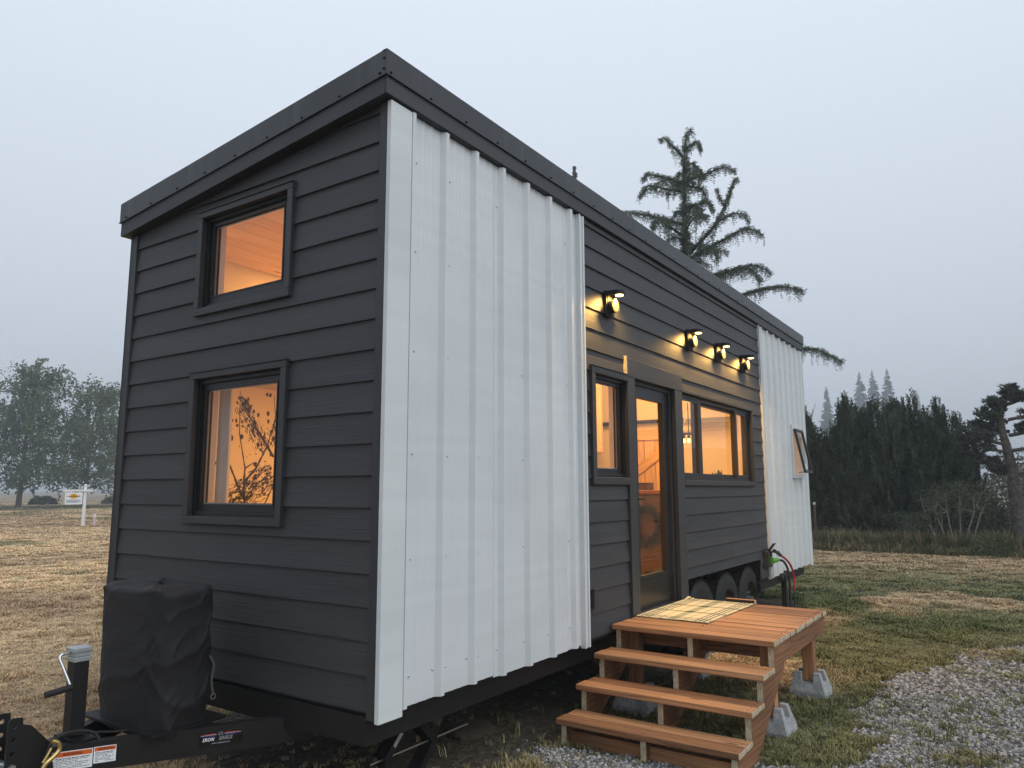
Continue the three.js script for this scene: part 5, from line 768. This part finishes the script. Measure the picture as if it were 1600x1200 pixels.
bush('round_shrub', 'olive shrub below the layered cedar branches', [23.4, 0, 2.5], 0.95, 2.7, 694, [0.12, 0.125, 0.085], 2600, 0.05, 0.10);
bush('flowering_shrub', 'pale flowering shrub beside the cedar trunk', [22.6, 0, 2.75], 0.55, 2.3, 695, [0.21, 0.21, 0.15], 900, 0.07, 0.11);
bush('round_shrub', 'yellow-green shrub peeking between house and hedge', [27.5, 0, -4.6], 1.6, 5.0, 696, [0.12, 0.12, 0.05], 2600, 0.08, 0.16);
bush('fern_clump', 'low green fern clump at the end of the hedge', [18.9, 0, 1.95], 0.45, 0.50, 697, [0.075, 0.095, 0.030], 700, 0.03, 0.16);
{ // tall grass along the hedge foot
  const g = rng(701), L = []; for (let i = 0; i < 7500; i++) { const z = lerp(-5.2, 4.2, g()), x = 19.0 + 1.6 * g() * g() + 0.5 * fbm(z, 1, 702, 2) - (g() < 0.25 ? 0.9 * g() : 0), h = (0.22 + 0.5 * g() * g() + 0.25 * fbm(z * 1.5, x, 703, 2)) * (x < 19 ? 0.55 : 1), dry = g() < 0.40; const c = dry ? [0.26, 0.20, 0.11] : [0.085, 0.098, 0.038], b = 0.7 + 0.6 * g(); L.push([x, -0.01, z, 0, g() * 6.28, 0, 2.6, h, 2.6, c[0] * b, c[1] * b, c[2] * b]); }
  instanced('tall_grass', tuftGeo(9, 704, 0.09), bladeMat, L, 'tall rough grass along the foot of the hedge');
}
{ const s = mesh('hedge_stake', cyl(0.04, 0.035, 1.55, 8).translate(0, 0.77, 0), std([0.10, 0.07, 0.05], 0.9)); s.position.set(20.2, -0.35, -2.32); tag(s, 'weathered wooden stake at the foot of the hedge near the house', 'stake'); mesh('stake_cap', cyl(0.042, 0.03, 0.07, 8).translate(0, 1.585, 0), std([0.6, 0.58, 0.54], 0.7), s); }

// --- far conifers in the haze, the hill they stand on
{
  const pos = [], idx = [], na = 90, nr = 14; for (let i = 0; i <= na; i++) for (let j = 0; j <= nr; j++) { const az = lerp(-22, 26, i / na) * D2R, r = 170 + 300 * j / nr, pr = Math.sin(Math.PI * clamp(j / nr)), hgt = 4.5 + 8.5 * sstep(-6, 6, az / D2R) + 5 * sstep(4, 20, az / D2R) + 1.6 * (fbm(az * 30, j * 0.5, 711, 3) - 0.5); pos.push(EYE.x + r * Math.cos(az), -0.3 + hgt * pr * sstep(-22, -17, az / D2R) * sstep(26, 22, az / D2R), EYE.z + r * Math.sin(az)); }
  for (let i = 0; i < na; i++) for (let j = 0; j < nr; j++) { const a = i * (nr + 1) + j; idx.push(a, a + 1, a + nr + 1, a + 1, a + nr + 2, a + nr + 1); }
  const g = new THREE.BufferGeometry(); g.setAttribute('position', new THREE.BufferAttribute(new Float32Array(pos), 3)); g.setIndex(idx); g.computeVertexNormals(); structure(mesh('hill', g, std([0.075, 0.075, 0.055], 1)));
}
function conifer(x, z, y0, H, R, seed, label, group) {
  const t = thing('far_conifer', label, 'tree', [x, y0, z], 0, group), g = rng(seed), L = new Leaves(), C = [0.035, 0.045, 0.036];
  for (let i = 0; i < 620; i++) { const f = Math.pow(g(), 0.8), y = H * (0.10 + 0.90 * f), r = R * (Math.pow(1 - f, 0.8) + 0.02) * (0.35 + 0.75 * g()), a = g() * 6.283, d = V(Math.cos(a), -0.28 - 0.25 * g(), Math.sin(a)).normalize(), b = 0.7 + 0.6 * g(); for (let s = 0; s < 3; s++) { const q = V(0, y, 0).addScaledVector(d, r * (0.15 + s * 0.28)), e = d.clone().add(rv(g).multiplyScalar(0.4)).normalize(); L.leaf(q, e, r * 0.22 + 0.014 * H * (1 - f) + 0.05, r * 0.38 + 0.012 * H * (1 - f) + 0.1, C.map((v) => v * b)); } }
  mesh('trunk', limb([V(0, -1, 0), V(0, H * 0.5, 0), V(0, H, 0)], H * 0.016, 0.08, 6, 6), bark, t); mesh('crown', L.build(), needleMat, t);
}
[[0.981, -0.192, 300, 39.5, 6.0, 'lone faint conifer in the haze nearest the house'], [0.988, -0.154, 315, 46.5, 7.8, 'leftmost of the three faint conifers close together in the haze'], [0.990, -0.140, 300, 44.5, 7.0, 'middle of the three faint conifers close together in the haze'], [0.992, -0.124, 310, 46.2, 8.2, 'rightmost of the three faint conifers close together in the haze'], [0.996, -0.094, 430, 51.5, 7.0, 'faintest conifer in the haze above the hedge end']].forEach(([dx, dz, r, top, R, l], i) => conifer(EYE.x + dx * r, EYE.z + dz * r, 2, top - 2, R, 721 + i, l, 'conifers fading in the haze'));
conifer(26.91, -13.83, 0, 17.0, 1.5, 731, 'conifer whose tip alone shows above the near roof edge', null);

// --- sign, stake and utility box in the field
{
  const t = thing('yard_sign', 'white post sign with hanging panel standing in the dry field', 'sign', [14.9, 0, -33.3], -0.55), wp = std([0.80, 0.80, 0.80], 0.5);
  mesh('post', bx(-0.065, 0.065, -0.05, 1.88, -0.065, 0.065, 1, 0.01), wp, t); mesh('post_cap', merge([bx(-0.075, 0.075, 1.8805, 1.90, -0.075, 0.075), new THREE.ConeGeometry(0.1, 0.07, 4).rotateY(Math.PI / 4).translate(0, 1.935, 0)]), wp, t); mesh('arm', bx(-0.84, 0.32, 1.61, 1.70, 0.0655, 0.13, 0, 0.006), wp, t);
  const ct = canvasTex(512, 380, (c, w, h) => { c.fillStyle = '#e9edf2'; c.fillRect(0, 0, w, h); c.fillStyle = '#e0a818'; c.beginPath(); c.ellipse(255, 125, 125, 82, 0, 0, 7); c.fill(); c.fillStyle = '#c98a10'; c.beginPath(); c.arc(262, 95, 42, 0, 7); c.fill(); c.fillStyle = '#161c2c'; const gs = rng(9); for (let i = 0; i < 13; i++) { const tall = i === 0 || i === 6 || i > 10; c.fillRect(50 + i * 31.5, tall ? 92 : 112, 11 + 8 * gs(), tall ? 62 : 40); c.fillRect(50 + i * 31.5, 116 + 24 * gs(), 25, 9); } c.fillStyle = '#c3c9d2'; c.fillRect(40, 228, 430, 110); c.fillStyle = '#7d8590'; for (let i = 0; i < 3; i++) c.fillRect(60, 244 + i * 32, 380 - i * 50, 12); });
  const f = std([1, 1, 1], 0.5, { map: ct }); const p = mesh('panel', new THREE.BoxGeometry(0.70, 0.54, 0.02), [wp, wp, wp, wp, f, f], t); p.position.set(-0.44, 1.30, 0.098); for (const x of [-0.72, -0.18]) mesh('hanger', cyl(0.006, 0.006, 0.05, 6).translate(x, 1.59, 0.098), zinc, t);
  const s = mesh('marker_stake', bx(-0.06, 0.06, 0, 0.56, -0.03, 0.03, 1, 0.006), std([0.62, 0.46, 0.47], 0.8)); s.position.set(15.35, 0, -33.2); tag(s, 'short pink survey stake right of the white sign post', 'stake'); mesh('stake_tip', bx(-0.062, 0.062, 0.43, 0.575, -0.032, 0.032), std([0.75, 0.68, 0.76], 0.8), s);
  const b = thing('utility_box', 'green metal utility box beside the left corner of the house', 'utility box', [17.9, 0, -34.2], -0.45), gm = std([0.085, 0.115, 0.095], 0.6); mesh('cabinet', bx(-0.55, 0.55, 0, 0.80, -0.5, 0.5, 0, 0.01), gm, b); mesh('lid', bx(-0.58, 0.58, 0.8005, 0.86, -0.53, 0.53, 0, 0.015), std([0.15, 0.18, 0.16], 0.5), b); mesh('hasp', bx(-0.06, 0.06, 0.62, 0.80, 0.5005, 0.53), zinc, b);
}
// --- parked car and paved drive at the right edge
{
  const r = new THREE.Shape([[23.8, -2.3], [25.2, -3.6], [34, -14], [40, -9], [34, -2.6], [29, -2.0]].map((p) => new THREE.Vector2(...p))); const g = new THREE.ShapeGeometry(r).rotateX(-Math.PI / 2).translate(0, 0.05, 0); structure(mesh('paved_drive', uvm(g), std([0.20, 0.20, 0.205], 0.9, { map: concMap })));
  const t = thing('parked_car', 'dark car with round tyre parked behind the cedar trunk', 'car', [26.3, 0.05, 3.55], -1.2), dk = new THREE.MeshPhysicalMaterial({ color: lin(0.02, 0.021, 0.024), roughness: 0.4, clearcoat: 0.8, clearcoatRoughness: 0.15 });
  const side = new THREE.Shape([[-2.1, 0.32], [-2.15, 0.75], [-2.05, 0.98], [-1.05, 1.08], [-0.45, 1.62], [1.45, 1.66], [2.0, 1.12], [2.12, 0.9], [2.1, 0.34]].map((p) => new THREE.Vector2(...p))); for (const x of [-1.35, 1.35]) { const p = new THREE.Path(); p.absarc(x, 0.47, 0.0, 0, 6.283); }
  mesh('body', new THREE.ExtrudeGeometry(side, { depth: 1.6, bevelEnabled: true, bevelSize: 0.06, bevelThickness: 0.08, bevelSegments: 2 }).translate(0, 0, -0.8), dk, t);
  const gl = std([0.10, 0.115, 0.13], 0.15); mesh('windshield', new THREE.BoxGeometry(0.02, 0.66, 1.45).rotateZ(-0.84).translate(-0.80, 1.385, 0), gl, t); for (const z of [-0.885, 0.885]) mesh('side_window', new THREE.BoxGeometry(1.5, 0.36, 0.02).translate(0.45, 1.36, z), gl, t);
  mesh('bumper', bx(-2.28, -2.05, 0.36, 0.60, -0.82, 0.82, 2, 0.05), std([0.03, 0.03, 0.032], 0.6), t); for (const z of [-0.62, 0.62]) mesh('headlight', bx(-2.235, -2.1, 0.72, 0.88, z - 0.16, z + 0.16, 2, 0.03), std([0.6, 0.62, 0.64], 0.2), t);
  for (const x of [-1.35, 1.35]) for (const z of [-0.82, 0.82]) { const w = mesh('wheel', new THREE.TorusGeometry(0.24, 0.105, 10, 28).scale(1, 1, 1.15).translate(x, 0.345, z), rubber, t); mesh('rim', cyl(0.17, 0.17, 0.16, 18).rotateX(Math.PI / 2).translate(x, 0.345, z), std([0.25, 0.25, 0.26], 0.4, { metalness: 0.6 }), w); }
}

renderer.render(scene, camera);
